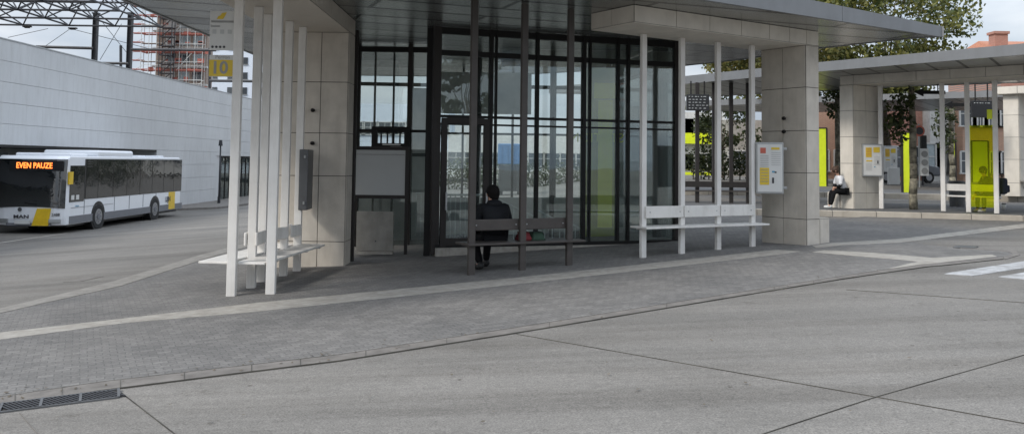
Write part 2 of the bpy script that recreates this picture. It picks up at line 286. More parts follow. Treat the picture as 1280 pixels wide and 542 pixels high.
# ---------------------------------------------------------------- ground
BX = [-6.5, -15.8, 6.2]
def ground_sheet():
    xs = sorted(set([-400, -200, -120, -80, -60, -40, -30, -25, -15.8, -6.5, 6.2] + list(range(-20, 41, 1)) + [50, 70, 100, 150, 250, 400]))
    ys = sorted(set([-120, -60, -30, -15] + list(range(-8, 61, 1)) + [70, 90, 120, 180, 260, 400, 700]))
    bm = bmesh.new(); g = [[bm.verts.new((x, y, zg(x, y))) for y in ys] for x in xs]
    for i in range(len(xs)-1):
        for j in range(len(ys)-1): bm.faces.new((g[i][j], g[i+1][j], g[i+1][j+1], g[i][j+1]))
    s = MB(); s.bm.free(); s.bm = bm
    return tag(s.build('ground', M['road'], smooth=True), kind='structure')
ground_sheet()
def sheet(name, pts, dz, material, px=True, kind='structure', thick=0, **kw):
    q = [G(*p) for p in pts] if px else [Vector((p[0], p[1], 0)) for p in pts]
    bm = bmesh.new(); f = bm.faces.new([bm.verts.new((p.x, p.y, 0)) for p in q])
    for bx in BX:
        bmesh.ops.bisect_plane(bm, geom=bm.verts[:]+bm.edges[:]+bm.faces[:], plane_co=(bx, 0, 0), plane_no=(1, 0, 0))
    for v in bm.verts: v.co.z = zg(v.co.x, v.co.y)+dz
    if f and sum(fc.normal.z for fc in bm.faces) < 0: pass
    bmesh.ops.recalc_face_normals(bm, faces=bm.faces)
    for fc in bm.faces:
        fc.normal_update()
        if fc.normal.z < 0: fc.normal_flip()
    s = MB(); s.bm.free(); s.bm = bm
    me = bpy.data.meshes.new(name); bm.to_mesh(me); bm.free(); me.materials.append(material)
    o = bpy.data.objects.new(name, me); C.objects.link(o)
    sm = o.modifiers.new('thickness', 'SOLIDIFY'); sm.thickness = .06; sm.offset = -1
    return tag(o, kind=kind, **kw)
def line_sheet(name, pts, w, dz, material, px=True):       # a narrow line, w metres wide, through points on the ground
    q = [G(*p) for p in pts] if px else [Vector((p[0], p[1], 0)) for p in pts]
    l, r = [], []
    for i, p in enumerate(q):
        d = (q[min(i+1, len(q)-1)]-q[max(i-1, 0)]); d.z = 0; d.normalize(); n = Vector((-d.y, d.x, 0))*w/2
        l.append(p+n); r.append(p-n)
    pts2 = [(p.x, p.y) for p in l+r[::-1]]
    return sheet(name, pts2, dz, material, px=False)
# pavers of the platform around the shelter (left kerb line, foreground kerb line, rounded right end)
kerb_u = [(-140, 517), (0, 497), (125, 478.5), (295, 459), (425, 444), (640, 411), (952, 361.5), (1057, 345), (1180, 329), (1254, 321.5)]
kerb_end = [(1266, 318), (1262, 315), (1240, 313), (1200, 311)]
pl = kerb_u + kerb_end + [(1130, 302), (1280, 283), (1500, 256), (1300, 250), (1045, 274), (900, 268)]
pl += [(560, 262), (340, 296), (250, 319), (140, 352.5), (0, 386), (-140, 417)]
sheet('pavement', pl, .006, M['paver'])
sheet('stone_strip', [(-140, 442), (0, 425), (160, 403.5), (320, 390), (640, 356), (985, 317), (1000, 314.5), (970, 312.5), (640, 348), (320, 379), (150, 399), (0, 416), (-140, 432)], .010, M['strip'])
sheet('stone_strip', [(1015, 315.5), (1030, 313), (1165, 322.5), (1240, 318.5), (1246, 321), (1150, 331.5), (1110, 336.5), (1148, 327.5)], .010, M['strip'])
sheet('stone_strip', [(1015, 307), (1124, 299), (1280, 281), (1500, 253), (1500, 256), (1280, 285), (1124, 303.5), (1020, 310)], .010, M['strip'])
# kerb stones flush with the paving: left side and the foreground
sheet('kerb', [(-140, 417), (0, 386), (140, 352.5), (250, 319), (340, 296), (560, 262), (575, 262), (355, 296), (262, 322), (150, 358), (0, 392), (-140, 424)], .0115, M['strip_mid'])
kl = [(p[0], p[1]+q) for p, q in zip(kerb_u, [15, 12, 10.5, 8.5, 7.5, 6.5, 4.2, 3.5, 3, 2.6])]
sheet('kerb', kerb_u+kl[::-1], .011, M['kerb'])
sheet('kerb', [(1254, 321.5), (1266, 318), (1262, 315), (1240, 313), (1200, 311), (1202, 309.5), (1245, 311.5), (1270, 314), (1275, 319), (1256, 324.5)], .0105, M['kerb'])
line_sheet('kerb_joint', kerb_u, .006, .0135, M['kerb_gap']); line_sheet('kerb_joint', kl, .009, .0140, M['kerb_gap'])
for i in range(9):                                         # joints across the kerb stones
    a = G(*kerb_u[1]); 
for t_ in (.15, .62):
    for i in range(1, 7):
        a = Vector(kerb_u[i]).lerp(Vector(kerb_u[i+1]), t_); b = Vector(kl[i]).lerp(Vector(kl[i+1]), t_)
        line_sheet('kerb_joint', [tuple(a), tuple(b)], .007, .0145, M['kerb_gap'])
line_sheet('concrete_joint', [(152, 491), (222, 545), (300, 600)], .007, .006, M['kerb_gap'])
line_sheet('concrete_joint', [(25, 516), (50, 545)], .006, .006, M['kerb'])
line_sheet('concrete_joint', [(646, 417.5), (860, 455), (1095, 496), (1330, 538)], .007, .006, M['kerb_gap'])
line_sheet('concrete_joint', [(900, 560), (1095, 496), (1300, 438), (1500, 388)], .007, .0065, M['kerb_gap'])
line_sheet('concrete_joint', [(1058, 362), (1290, 379)], .007, .006, M['kerb_gap'])
line_sheet('concrete_joint', [(470, 404), (300, 380)], .003, -.02, M['joint'])
for q in ([(1180, 342.5), (1290, 325), (1310, 330), (1215, 345)], [(1248, 346), (1300, 337), (1330, 343), (1290, 350)]):
    sheet('zebra_stripe', q, .006, M['white_line'])
line_sheet('road_line', [(-60, 312), (85, 291)], .12, .006, M['strip'])
line_sheet('road_line', [(90, 352), (118, 346)], .35, .006, M['kerb'])
# scattered patches of manhole covers
for px, py, w in ((1205, 310, .5),):
    sheet('manhole_cover', [(px-14, py), (px+14, py+1), (px+18, py-1.5), (px-8, py-2.5)], .02, M['case_dark'])
# asphalt road on the far right between the platforms
# drain grate
def drain():
    a = G(3, 506); b = G(148, 488); d = (b-a).normalized(); n = Vector((d.y, -d.x, 0)).normalized()*(-1 if d.x < 0 else 1)
    c = (a+b)/2; L_ = (b-a).length
    if n.y > 0: n = -n
    o = empty('drain_grate', (c.x, c.y, zg(c.x))); W = .26
    fr = MB()
    e1 = lambda s, t, z=0: Vector((d.x*s+n.x*t, d.y*s+n.y*t, d.z*s+z))
    for t0 in (0, W): fr.bar(e1(-L_/2, t0, .012), e1(L_/2, t0, .012), .018, .014)
    for s0 in (-L_/2, -L_/6, L_/6, L_/2): fr.bar(e1(s0, 0, .017), e1(s0, W, .015), .02, .014)
    fr.build('frame', M['case_dark'], o)
    MB().poly([e1(-L_/2, 0, .009), e1(L_/2, 0, .009), e1(L_/2, W, .009), e1(-L_/2, W, .009)]).build('pit', M['joint'], o)
    g = MB(); n_ = 26
    for i in range(n_):
        s0 = -L_/2 + L_*(i+.5)/n_
        g.bar(e1(s0-.06, .01, .016), e1(s0+.06, W-.01, .016), .014, .010)
    g.build('slats', M['steel'], o)
    tag(o, 'cast iron slotted drain grate set in the concrete at the kerb', 'drain grate')
drain()

# ---------------------------------------------------------------- stone-clad pieces
def clad(mb_panels, mb_core, pts, zs, seams, gap=.012, proud=.012):
    """cladding panels round a plan polygon; zs joint heights; seams[i] list of fractions along side i"""
    n = len(pts)
    mb_core.prism([tuple(p) for p in pts], zs[0], zs[-1]-.001)
    cen = sum((Vector(p) for p in pts), Vector((0, 0)))/n
    for i in range(n):
        a = Vector(pts[i]); b = Vector(pts[(i+1) % n]); d = (b-a); L_ = d.length; u = d/L_; nr = Vector((u.y, -u.x))
        if nr.dot((a+b)/2-cen) < 0: nr = -nr
        fr = [0]+list(seams[i])+[1]
        for j in range(len(fr)-1):
            s0 = a+d*fr[j]+u*gap/2; s1 = a+d*fr[j+1]-u*gap/2
            for k in range(len(zs)-1):
                z0 = zs[k]+gap/2; z1 = zs[k+1]-gap/2
                mb_panels.prism([tuple(s0), tuple(s1), tuple(s1+nr*proud), tuple(s0+nr*proud)], z0, z1)
def pillar(name, pts, base, zs, seams, material, label, group, block=None, bseam=None):
    cen = sum((Vector(p) for p in pts), Vector((0, 0)))/len(pts)
    o = empty(name, (cen.x, cen.y, base)); rel = [(p[0]-cen.x, p[1]-cen.y) for p in pts]
    p = MB(); c = MB(); clad(p, c, rel, [z-base for z in zs], seams)
    p.build('cladding', material, o); c.build('core', M['core'], o)
    if block:
        rb = [(q[0]-cen.x, q[1]-cen.y) for q in block]
        p = MB(); c = MB(); clad(p, c, rb, [0, zs[1]-base], [[]]*len(rb)); 
        p.prism(rb, zs[1]-base, zs[1]-base+.02)
        x = p.build('seat_block', material, o); 
        c.build('block_core', M['core'], o)
    return tag(o, label, 'pillar', group)
def beam(name, pts, z0, z1, seams, label, material):
    cen = sum((Vector(p) for p in pts), Vector((0, 0)))/len(pts)
    o = empty(name, (cen.x, cen.y, z0)); rel = [(p[0]-cen.x, p[1]-cen.y) for p in pts]
    p = MB(); c = MB(); clad(p, c, rel, [0.0, z1-z0], seams)
    n = len(rel)
    p.prism(rel, -.012, 0)
    p.build('cladding', material, o); c.build('core', M['core'], o)
    return tag(o, label, 'canopy beam', 'stone clad canopy beams')
BZ, SZ = 4.08, 4.365
# left pillar and beam
pillar('stone_pillar', [(-4.3, 15.9), (-2.97, 15.86), (-2.97, 16.4), (-4.3, 16.4)], zg(-3.6)-.05,
       [zg(-3.6)-.05, .30, 1.47, 2.24, 3.16, BZ-.015], [[.63], [], [], []], M['stone'], 'beige panelled pillar beside the left white bench carrying the canopy', 'stone clad canopy pillars')
beam('canopy_beam', [(-4.3, 10.9), (-2.97, 10.9), (-2.97, 16.4), (-4.3, 16.4)], BZ, SZ-.003, [[], [.2, .4, .6, .8], [], [.2, .4, .6, .8]], 'stone clad canopy beam over the left white bench', M['stone'])
# right pillar and beam
pa, pb, pc_, pd = (5.02, 17.66), (5.62, 16.80), (5.97, 17.04), (5.37, 17.90)
ux = Vector((3.62, 2.44)).normalized(); vx = Vector((-ux.y, ux.x))
A0 = Vector((5.62, 16.8))
def rb(s, t): q = A0+ux*s+vx*t; return (q.x, q.y)
pillar('stone_pillar', [rb(0, 0), rb(.38, 0), rb(.38, 1.06), rb(0, 1.06)], .22, [.22, .74, 1.62, 2.43, 3.26, BZ-.015], [[], [], [], [.5]], M['stone'],
       'beige panelled pillar with a low block at its foot beside the white notice case', 'stone clad canopy pillars', block=[rb(.41, 0.02), rb(.70, .02), rb(.70, 1.04), rb(.41, 1.04)])
BL = (A0-Vector((1.98, 14.36))).length
beam('canopy_beam', [rb(-BL, 0), rb(.38, 0), rb(.38, 1.1), rb(-BL, 1.1)], BZ, SZ-.003, [[.2, .37, .54, .70, .82, .925], [], [.25, .5, .75], [.5]], 'pale panelled canopy beam above the right white bench', M['stone_pale'])

# ---------------------------------------------------------------- main roof
def roof(name, pts, z0, thick, label, cat='canopy roof', smat=None, group=None, inset=.35):
    n = len(pts); cen = sum((Vector(p) for p in pts), Vector((0, 0)))/n
    o = empty(name, (cen.x, cen.y, z0)); rel = [Vector((p[0]-cen.x, p[1]-cen.y)) for p in pts]
    th = thick if isinstance(thick, list) else [thick]*n
    MB().poly([(p.x, p.y, 0.0) for p in rel]).build('soffit', smat, o)
    f = MB()
    for i in range(n):
        a, b = rel[i], rel[(i+1) % n]; d = b-a; L_ = d.length; u = d/L_; nr = Vector((u.y, -u.x))
        if nr.dot((a+b)/2) < 0: nr = -nr
        k = max(1, int(L_/3.0))
        for j in range(k):
            s0 = a+d*(j/k)+u*(.004 if j else 0); s1 = a+d*((j+1)/k)-u*(.004 if j < k-1 else 0)
            t0 = th[i]*(1-j/k)+th[(i+1) % n]*(j/k); t1 = th[i]*(1-(j+1)/k)+th[(i+1) % n]*((j+1)/k)
            f.prism([(s0.x, s0.y), (s1.x, s1.y), (s1.x-nr.x*.06, s1.y-nr.y*.06), (s0.x-nr.x*.06, s0.y-nr.y*.06)], -.012, [t0, t1, t1, t0])
    f.build('fascia', M['fascia'], o)
    MB().prism([(p.x*.985, p.y*.985) for p in rel], .02, [t*.9 for t in th]).build('roof_deck', M['fascia'], o)
    return tag(o, label, cat, group)
roof('canopy_roof', [(-6.5, 7.5), (3.23, 13.94), (8.62, 17.48), (8.1, 17.75), (6.8, 19.5), (5.57, 21.9), (4.6, 23.2), (-1, 27), (-6.5, 27)], SZ, [.33, .33, .2, .2, .2, .2, .2, .2, .2],
     'large flat grey metal canopy roof reaching out to a sharp corner over the glass waiting hall', smat=M['soffit'], group='flat canopy roofs of the bus station')

# ---------------------------------------------------------------- posts and benches
def post(p, top, w, d, ang, material, label, group, name='canopy_post'):
    b = zg(p[0], p[1]) if len(p) == 2 else p[2]
    o = MB().box((0, 0, (top-b)/2), (w, d, top-b)).build(name, material, None, bevel=.008)
    o.location = (p[0], p[1], b); o.rotation_euler = (0, 0, ang)
    return tag(o, label, 'post', group)
wp = 'white posts of the bus shelters'
lab = ['nearest left white post, front leftmost, with bus stop sign beside it', 'white post right behind the nearest left one, second in the bench row', 'white post in the bench row mostly hidden by the thick front right post', 'white post near the far end of the left bench', 'white post closest to the left stone pillar']
rowL = [(289, 370), (314, 360), (326.5, 352.2), (354, 344.8), (371, 338.8)]
LP = []
for (px, py), l in zip(rowL, lab):
    g = G(px, py); LP.append(g); post((g.x, g.y), BZ-.014, .125, .10, R(2), M['white'], l, wp)
gB = G(338.3, 367.5); post((gB.x, gB.y), BZ-.014, .13, .10, R(2), M['white'], 'thick white post standing in front of the seat of the left bench', wp)
rowR = [(803.5, 323), (852, 318), (897.5, 313), (940.5, 309)]
lab = ['leftmost of the four white posts of the right bench, free standing in front of glass', 'second white post of the right bench, at the corner of the glass hall', 'third white post of the right bench from the left', 'white post of the right bench beside the white notice case']
RP = []
angR = math.atan2(ux.y, ux.x)
for (px, py), l in zip(rowR, lab):
    g = G(px, py-.8); RP.append(g); post((g.x, g.y), BZ-.014, .11, .07, angR, M['white'], l, wp)
rowM = [(588.6, 344.6), (652.5, 338.5), (711, 332.5)]
lab = ['leftmost brown post of the brown bench, beside the seated person', 'middle brown post of the brown bench', 'rightmost brown post of the brown bench, beside the stair railings']
MP = []
for (px, py), l in zip(rowM, lab):
    g = G(px, py-.8); MP.append(g); post((g.x, g.y), SZ-.002, .11, .07, R(28), M['brown'], l, 'brown posts of the middle bench')

def plank(mb, a, b, n, w, t, off, z):   # plank of width w centred at off along n
    a = Vector((a.x, a.y, z))+n*off; b = Vector((b.x, b.y, z))+n*off
    mb.bar(a, b, w, t)
# right white bench: backrest in three boards just in front of posts, seat behind
def bench(posts, ext0, ext1, seat_z, back_z0, back_z1, n, material, label, seat_w=.42, back_off=.055, seat_off=.24, name='bench', group=None):
    a, b = posts[0], posts[-1]; d = (b-a); d.z = 0; u = d.normalized()
    c = (a+b)/2; o = empty(name, (c.x, c.y, zg(c.x, c.y)))
    loc = lambda p, z=0: Vector((p.x-c.x, p.y-c.y, z-zg(c.x, c.y)))
    s = MB(); p0 = a-u*ext0; p1 = b+u*ext1
    s.bar(loc(p0, seat_z)+n*seat_off, loc(p1, seat_z)+n*seat_off, seat_w, .035)
    s.build('seat', material, o, bevel=.008)
    for i in range(len(posts)-1):
        q0, q1 = posts[i]+u*.01, posts[i+1]-u*.01
        m_ = MB(); z = (back_z0+back_z1)/2
        m_.bar(loc(q0, z)+n*back_off, loc(q1, z)+n*back_off, .035, back_z1-back_z0)
        bo = m_.build('backrest', material, o, bevel=.012)
        bt = MB()
        for q in (q0+u*.09, q1-u*.09): bt.tube(loc(q, z)+n*(back_off-.025), loc(q, z)+n*(back_off+.025), .012, n=8)
        bt.build('bolt', M['case'], bo)
    for p in posts:
        br = MB(); br.bar(loc(p, seat_z-.03)+n*.02, loc(p, seat_z-.03)+n*(seat_off+seat_w*.4), .04, .03)
        br.bar(loc(p, seat_z-.16)+n*.03, loc(p, seat_z-.04)+n*(seat_off*.9), .03, .03); br.build('bracket', material, o)
    return tag(o, label, 'bench', group)
nR = Vector((vx.x, vx.y, 0)); uxr = (RP[-1]-RP[0]).normalized(); nR = Vector((-uxr.y, uxr.x, 0)).normalized()
bench(RP, .12, .2, .64, .80, 1.01, nR, M['white'], 'long white bench with three backrest boards between white posts in front of the glass hall', seat_off=-.02, seat_w=.46, back_off=-.055, group='benches under the canopies')
uM = (MP[-1]-MP[0]).normalized(); nM = Vector((-uM.y, uM.x, 0)).normalized()
bench(MP, .10, .26, .455, .66, .84, nM, M['brown'], 'brown bench with backrest boards carrying the seated person in black', seat_off=.14, seat_w=.50, back_off=.055, group='benches under the canopies')
# left double bench
def left_bench():
    a, b = LP[0], LP[-1]; u = (b-a); u.z = 0; u.normalize(); n = Vector((u.y, -u.x, 0)); c = (a+b)/2; z0 = zg(c.x)
    o = empty('bench', (c.x, c.y, z0)); sz = .285
    loc = lambda p, z: Vector((p.x-c.x, p.y-c.y, z-z0))
    for sgn, e0, e1, of, w in ((-1, .05, .15, .30, .44), (1, .05, .12, .24, .42)):
        s = MB(); s.bar(loc(a+u*e0, sz)+n*sgn*of, loc(b+u*e1, sz)+n*sgn*of, w, .035); s.build('seat', M['white'], o, bevel=.008)
    for i in range(1, len(LP)-1):
        q0, q1 = LP[i]+u*.09, LP[i+1]-u*.09
        q0 = q0-u*(.17 if i == 1 else 0)
        for sgn in (-1, 1):
            bk = MB(); bk.bar(loc(q0, .56)+n*sgn*.085, loc(q1, .56)+n*sgn*.085, .04, .20)
            bo = bk.build('backrest', M['white'], o, bevel=.018)
            bt = MB()
            for q in (q0+u*.08, q1-u*.08): bt.tube(loc(q, .56)-n*.11, loc(q, .56)+n*.0, .014, n=8)
            bt.build('bolt', M['case_dark'], bo)
    for p in LP[1:]: MB().bar(loc(p, sz-.035)-n*.4, loc(p, sz-.035)+n*.4, .04, .035).build('bracket', M['white'], o)
    tag(o, 'double sided white bench with low backrests between the left row of white posts', 'bench', 'benches under the canopies')
left_bench()

# ---------------------------------------------------------------- bus stop sign
def stop_sign():
    Y = LP[0].y+.05
    x0, x1 = P(262.5, 40, Y).x, P(293.5, 40, Y).x
    cx = (x0+x1)/2; w = x1-x0
    zt, zm, zl, zb = P(275, 14, Y).z, P(275, 63, Y).z, P(275, 69, Y).z, P(275, 96, Y).z
    o = empty('bus_stop_sign', (cx, Y, zb)); 
    MB().box((0, 0, (zt+zm)/2-zb), (w, .03, zt-zm)).build('timetable_panel', M['paper'], o, bevel=.006)
    MB().box((0, 0, (zl+zb)/2-zb), (w*.96, .03, zl-zb)).build('number_panel', M['paper'], o, bevel=.006)
    MB().box((0, -.018, (P(275, 75, Y).z+zb)/2-zb+.002), (w*.95, .006, P(275, 75, Y).z-zb-.008)).build('yellow_field', M['yellow'], o)
    br = MB(); 
    for z in (P(275, 30, Y).z, P(275, 58, Y).z, P(275, 72, Y).z, P(275, 92, Y).z): br.box((w/2+.02, .0, z-zb), (.05, .02, .025))
    br.build('bracket', M['case_dark'], o)
    fm = lambda x, z: frame_mat((x, -.023, z-zb), (1, 0, 0))
    text('number', '10', .25, M['print'], o, fm(-.02, P(275, 85.5, Y).z), ext=.002, bold=.006)
    text('lettering', 'Perron', .075, M['print'], o, frame_mat((.02, -.017, P(275, 71.8, Y).z-zb), (1, 0, 0)), ext=.002)
    text('lettering', 'Station', .05, M['print'], o, frame_mat((-.1, -.017, P(275, 33, Y).z-zb), (1, 0, 0)), ext=.002)
    MB().box((0, -.017, P(275, 27.4, Y).z-zb), (w*.9, .004, .03)).build('header_line', M['print'], o)
    lg = MB(); z = P(275, 20, Y).z-zb
    lg.prism([(-.07, 0), (.02, 0), (.05, .05), (.07, .1), (.0, .085), (-.02, .05), (-.05, .04)], 0, .004)
    lg.xform(Matrix.Translation((-.01, -.0165, z-.05)) @ Matrix.Rotation(R(90), 4, 'X')); lg.build('emblem', M['yellow'], o)
    sq = MB()
    for i in range(3): sq.box((-.11+i*.11, -.017, P(275, 40, Y).z-zb), (.055, .004, .06))
    sq.build('pictograms', M['board'], o)
    ic = MB()
    for i in range(4): ic.tube((-.13+i*.055, -.019, P(275, 59, Y).z-zb), (-.13+i*.055, -.015, P(275, 59, Y).z-zb), .018, n=12)
    ic.build('line_dots', M['ink'], o)
    tag(o, 'white and yellow bus stop sign reading 10 on the nearest left white post', 'bus stop sign')
stop_sign()

# ---------------------------------------------------------------- notice cases
def notice_case(name, cx, cy, cz, w, h, d, ang, label, layout=0, parent_off=None, face=True):
    o = empty(name, (cx, cy, cz), ang)
    MB().box((0, 0, 0), (w, d, h)).build('case_body', M['case'] if face else M['case_dark'], o, bevel=.012)
    if face:
        MB().box((0, -d/2-.004, 0), (w*.9, .008, h*.92)).build('backing', M['paper'], o)
        y = -d/2-.011; s = MB(); s2 = MB(); s3 = MB(); s4 = MB(); g = MB()
        if layout == 0:
            s.box((-.2*w, y, -.16*h), (.34*w, .006, .33*h)); s.box((.2*w, y, .38*h), (.3*w, .006, .045*h))
            s2.box((-.25*w, y, .34*h), (.2*w, .006, .11*h)); s3.box((.12*w, y, -.07*h), (.1*w, .006, .03*h)); s4.box((.11*w, y, -.24*h), (.07*w, .006, .11*h)); s4.box((.2*w, y, -.08*h), (.07*w, .006, .03*h))
            for i in range(7): g.box((-.2*w, y, .24*h-i*.035*h), (.3*w, .004, .008*h)); g.box((.22*w, y, .3*h-i*.04*h), (.34*w, .004, .006*h))
        else:
            s.box((-.2*w, y, .24*h), (.3*w, .006, .3*h)); s.box((.2*w, y, .32*h), (.32*w, .006, .16*h)); s.box((-.18*w, y, -.02*h), (.3*w, .006, .04*h))
            s4.box((.26*w, y, -.06*h), (.06*w, .006, .1*h)); s2.box((.2*w, y, .15*h), (.01, .006, .01)); s3.box((.1*w, y, -.2*h), (.06*w, .006, .03*h))
            for i in range(7): g.box((-.2*w, y, -.1*h-i*.035*h), (.3*w, .004, .006*h)); g.box((.22*w, y, .1*h-i*.04*h), (.3*w, .004, .006*h))
        s.build('yellow_sheet', M['yellow'], o); s2.build('red_notice', M['red'], o); s3.build('blue_notice', M['blue'], o); s4.build('dark_notice', M['ink'], o); g.build('text_lines', M['print'], o)
        yl = MB()
        for i in range(5): yl.box((-.2*w, y-.005, (-.04-.055*i)*h if layout == 0 else (.35-.05*i)*h), (.26*w, .004, .01*h))
        yl.build('sheet_print', M['red'] if layout else M['print'], o)
    hb = MB()
    for z in (-.38*h, .38*h): hb.box((w/2+.03, d*.2, z), (.09, .03, .05))
    hb.build('hinge', M['case'], o, bevel=.004)
    return tag(o, label, 'notice case', 'notice cases on the pillars')
Yc = 17.0
a = P(944.5, 210, 16.95); b = P(979, 210, 16.85)
w = (b-a).length; z1 = P(960, 178, 16.9).z; z0 = P(960, 242, 16.9).z
notice_case('notice_case', (a.x+b.x)/2, 16.9, (z0+z1)/2, w, z1-z0, .14, R(-8), 'white notice case with yellow and red sheets on the right stone pillar', 0)
a = P(377.5, 220, 15.45); b = P(390, 220, 15.6)
z1 = P(385, 187, 15.5).z; z0 = P(385, 261.5, 15.5).z
notice_case('notice_case', -3.60, 15.48, (z0+z1)/2, .60, z1-z0, .15, R(-86), 'dark edge-on notice case on the left stone pillar', 0, face=False)
kn = MB()
def pillar_fixture(px, py, Y, label):  # plain dark round boss on the pillar face, not a light source
    p = P(px, py, Y); m_ = MB().tube((0, 0, 0), (0, -.06, 0), .035, n=14); m_.ball((0, -.06, 0), .034, n=10)
    o = m_.build('pillar_boss', M['dark'], None, smooth=True); o.location = p; tag(o, label, 'boss', 'small round bosses on the pillars')
pillar_fixture(391.5, 138, 15.86, 'upper small black boss on the left stone pillar'); pillar_fixture(391, 179, 15.86, 'lower small black boss on the left stone pillar above the case')
pillar_fixture(979, 148, 17.15, 'upper small black boss on the right stone pillar'); pillar_fixture(979, 164.5, 17.15, 'lower small black boss on the right stone pillar')
# sheet of glass leaning out from the right pillar above the case
a = P(954, 118, 17.3); 
# dark steel downpipe strip beside the left pillar
dp = MB().box((-.07, 0, 2.15), (.10, .1, 4.4)); o = dp.build('drain_pipe', M['darkb'], None, bevel=.01); g = G(439.5, 328); o.location = (g.x+.02, g.y+.2, zg(g.x)); tag(o, 'dark downpipe running up beside the left stone pillar', 'downpipe')

# ---------------------------------------------------------------- glass hall
GZ = SZ-.004
def wall_frame(o, A, B, mull, trans, zb, glassmat, mw=.08, md=.12, top=GZ, plinth=None):
    A = Vector(A); B = Vector(B); d = B-A; L_ = d.length; u = d/L_; ang = math.atan2(u.y, u.x)
    for t_, w in mull:
        p = A+d*t_; MB().box((p.x, p.y, (zb+top)/2), (w, md, top-zb), ang).build('mullion', M['dark'] if w < .1 else M['darkb'], o)
    for z, h in trans:
        MB().box(((A.x+B.x)/2, (A.y+B.y)/2, z), (L_, md*.7, h), ang).build('transom', M['dark'], o)
    ts = [t_ for t_, w in mull]
    for i in range(len(ts)-1):
        p0 = A+d*ts[i]; p1 = A+d*ts[i+1]
        MB().box(((p0.x+p1.x)/2, (p0.y+p1.y)/2, (zb+top)/2), ((p1-p0).length-.02, .02, top-zb-.02), ang).build('glass_pane', glassmat, o)
def hall():
    o = empty('glass_hall', (0, 0, 0))
    A = Vector((-1.46, 16.96)); B = Vector((3.50, 18.62)); d = (B-A)
    def tpx(px):    # fraction along the wall for an image column
        k = (px-640)/F; return (k*A.y-A.x)/(d.x-k*d.y)
    mull = [(0, .15)] + [(tpx(x), w) for x, w in ((613, .07), (619.5, .03), (671, .06), (729.5, .07), (737, .035), (772, .05), (785, .05))] + [(tpx(846), .14)]
    wall_frame(o, A, B, mull, [(3.86, .10), (3.52 , .0)][:1]+[(4.29, .13), (2.63, .05), (2.48, .035)], -.02, M['glass'])
    # plinth stone
    ang = math.atan2(d.y, d.x); c = (A+B)/2
    MB().box((c.x, c.y, .03), (d.length, .2, .16), ang).build('plinth', M['strip'], o)
    MB().box((c.x, c.y-.02, .14), (d.length, .1, .08), ang).build('bottom_rail', M['dark'], o)
    # corner return and left wing set back
    Lb = Vector((-1.75, 19.6)); LL = Vector((-4.4, 19.6))
    wall_frame(o, LL, Lb, [(0, .12), (.33, .12), (.37, .06), (.80, .10), (1.0, .08)], [(4.24, .12), (2.42, .06)], -.2, M['glass'], top=GZ)
    wall_frame(o, Vector((-1.62, 17.15)), Lb, [(0.0, .06), (.5, .05), (1, .05)], [(4.2, .12)], -.1, M['glass2'])
    # right side return and back wall
    BR = B+Vector((-.8, 3.4)).normalized()*5.0; BRv = Vector((2.3, 25.2))
    wall_frame(o, B+Vector((-.02, .1)), BRv, [(0, .06), (.33, .07), (.66, .07), (1, .12)], [(3.86, .08), (2.55, .06)], .1, M['glass2'])
    wall_frame(o, (-4.4, 24.6), BRv, [(0, .1), (.22, .06), (.45, .06), (.66, .06), (.84, .06), (1, .1)], [(3.9, .1), (2.55, .06)], -.1, M['glass2'])
    wall_frame(o, (-4.4, 19.7), (-4.4, 24.6), [(0, .1), (.25, .06), (.5, .06), (.75, .06), (1, .1)], [(3.9, .08), (2.55, .05)], -.2, M['glass2'])
    # low parapet round the stair opening
    MB().box((.1, 21.6, .45), (3.6, .12, .9), R(14)).build('parapet', M['board'], o)
    a_ = P(514, 110, 22.0); b_ = P(542, 300, 22.0); MB().span((a_.x, 22.0, -.1), (b_.x, 22.15, a_.z)).build('inner_wall', M['render'], o)
    a_ = P(552, 90, 23.4); b_ = P(664, 143, 23.4); MB().span((a_.x, 23.4, b_.z), (b_.x, 23.5, a_.z)).build('inner_panel', M['render'], o)
    # dark steel columns inside
    for px, Y in ((822, 19.6), (690, 20.5), (598, 21), (760, 22)):
        p = P(px, 200, Y); MB().tube((p.x, p.y, 0), (p.x, p.y, GZ), .12 if px == 822 else .06, n=14).build('column', M['dark'], o, smooth=True)
    # door leaf in the front wall
    t0, t1 = tpx(551), tpx(611)
    p0 = A+d*t0; p1 = A+d*t1; u = d.normalized(); n = Vector((u.y, -u.x))
    c = (p0+p1)/2+n*.05; w = (p1-p0).length; zt = P(580, 148, 17.1).z
    dr = MB(); 
    for s in (-1, 1): dr.box((c.x+u.x*s*(w/2-.06), c.y+u.y*s*(w/2-.06), zt/2+.06), (.11, .07, zt-.12), ang)
    dr.box((c.x, c.y, zt-.05), (w-.23, .07, .12), ang); dr.box((c.x, c.y, .22), (w-.23, .07, .14), ang)
    dd = dr.build('door', M['darkb'], o)
    hd = MB(); hp = c+u*(-w/2+.10)+n*.08; hd.box((hp.x, hp.y, 1.0), (.03, .05, .34), ang); hp = c+u*(w/2-.06)+n*.07; hd.box((hp.x, hp.y, 1.05), (.03, .04, .22), ang); hd.build('handle', M['pale_steel'], dd)
    tag(o, 'dark framed glass hall under the canopy with a door and stairwell inside', 'glass hall')
    return A, d, u, n
HA, HD, HU, HN = hall()

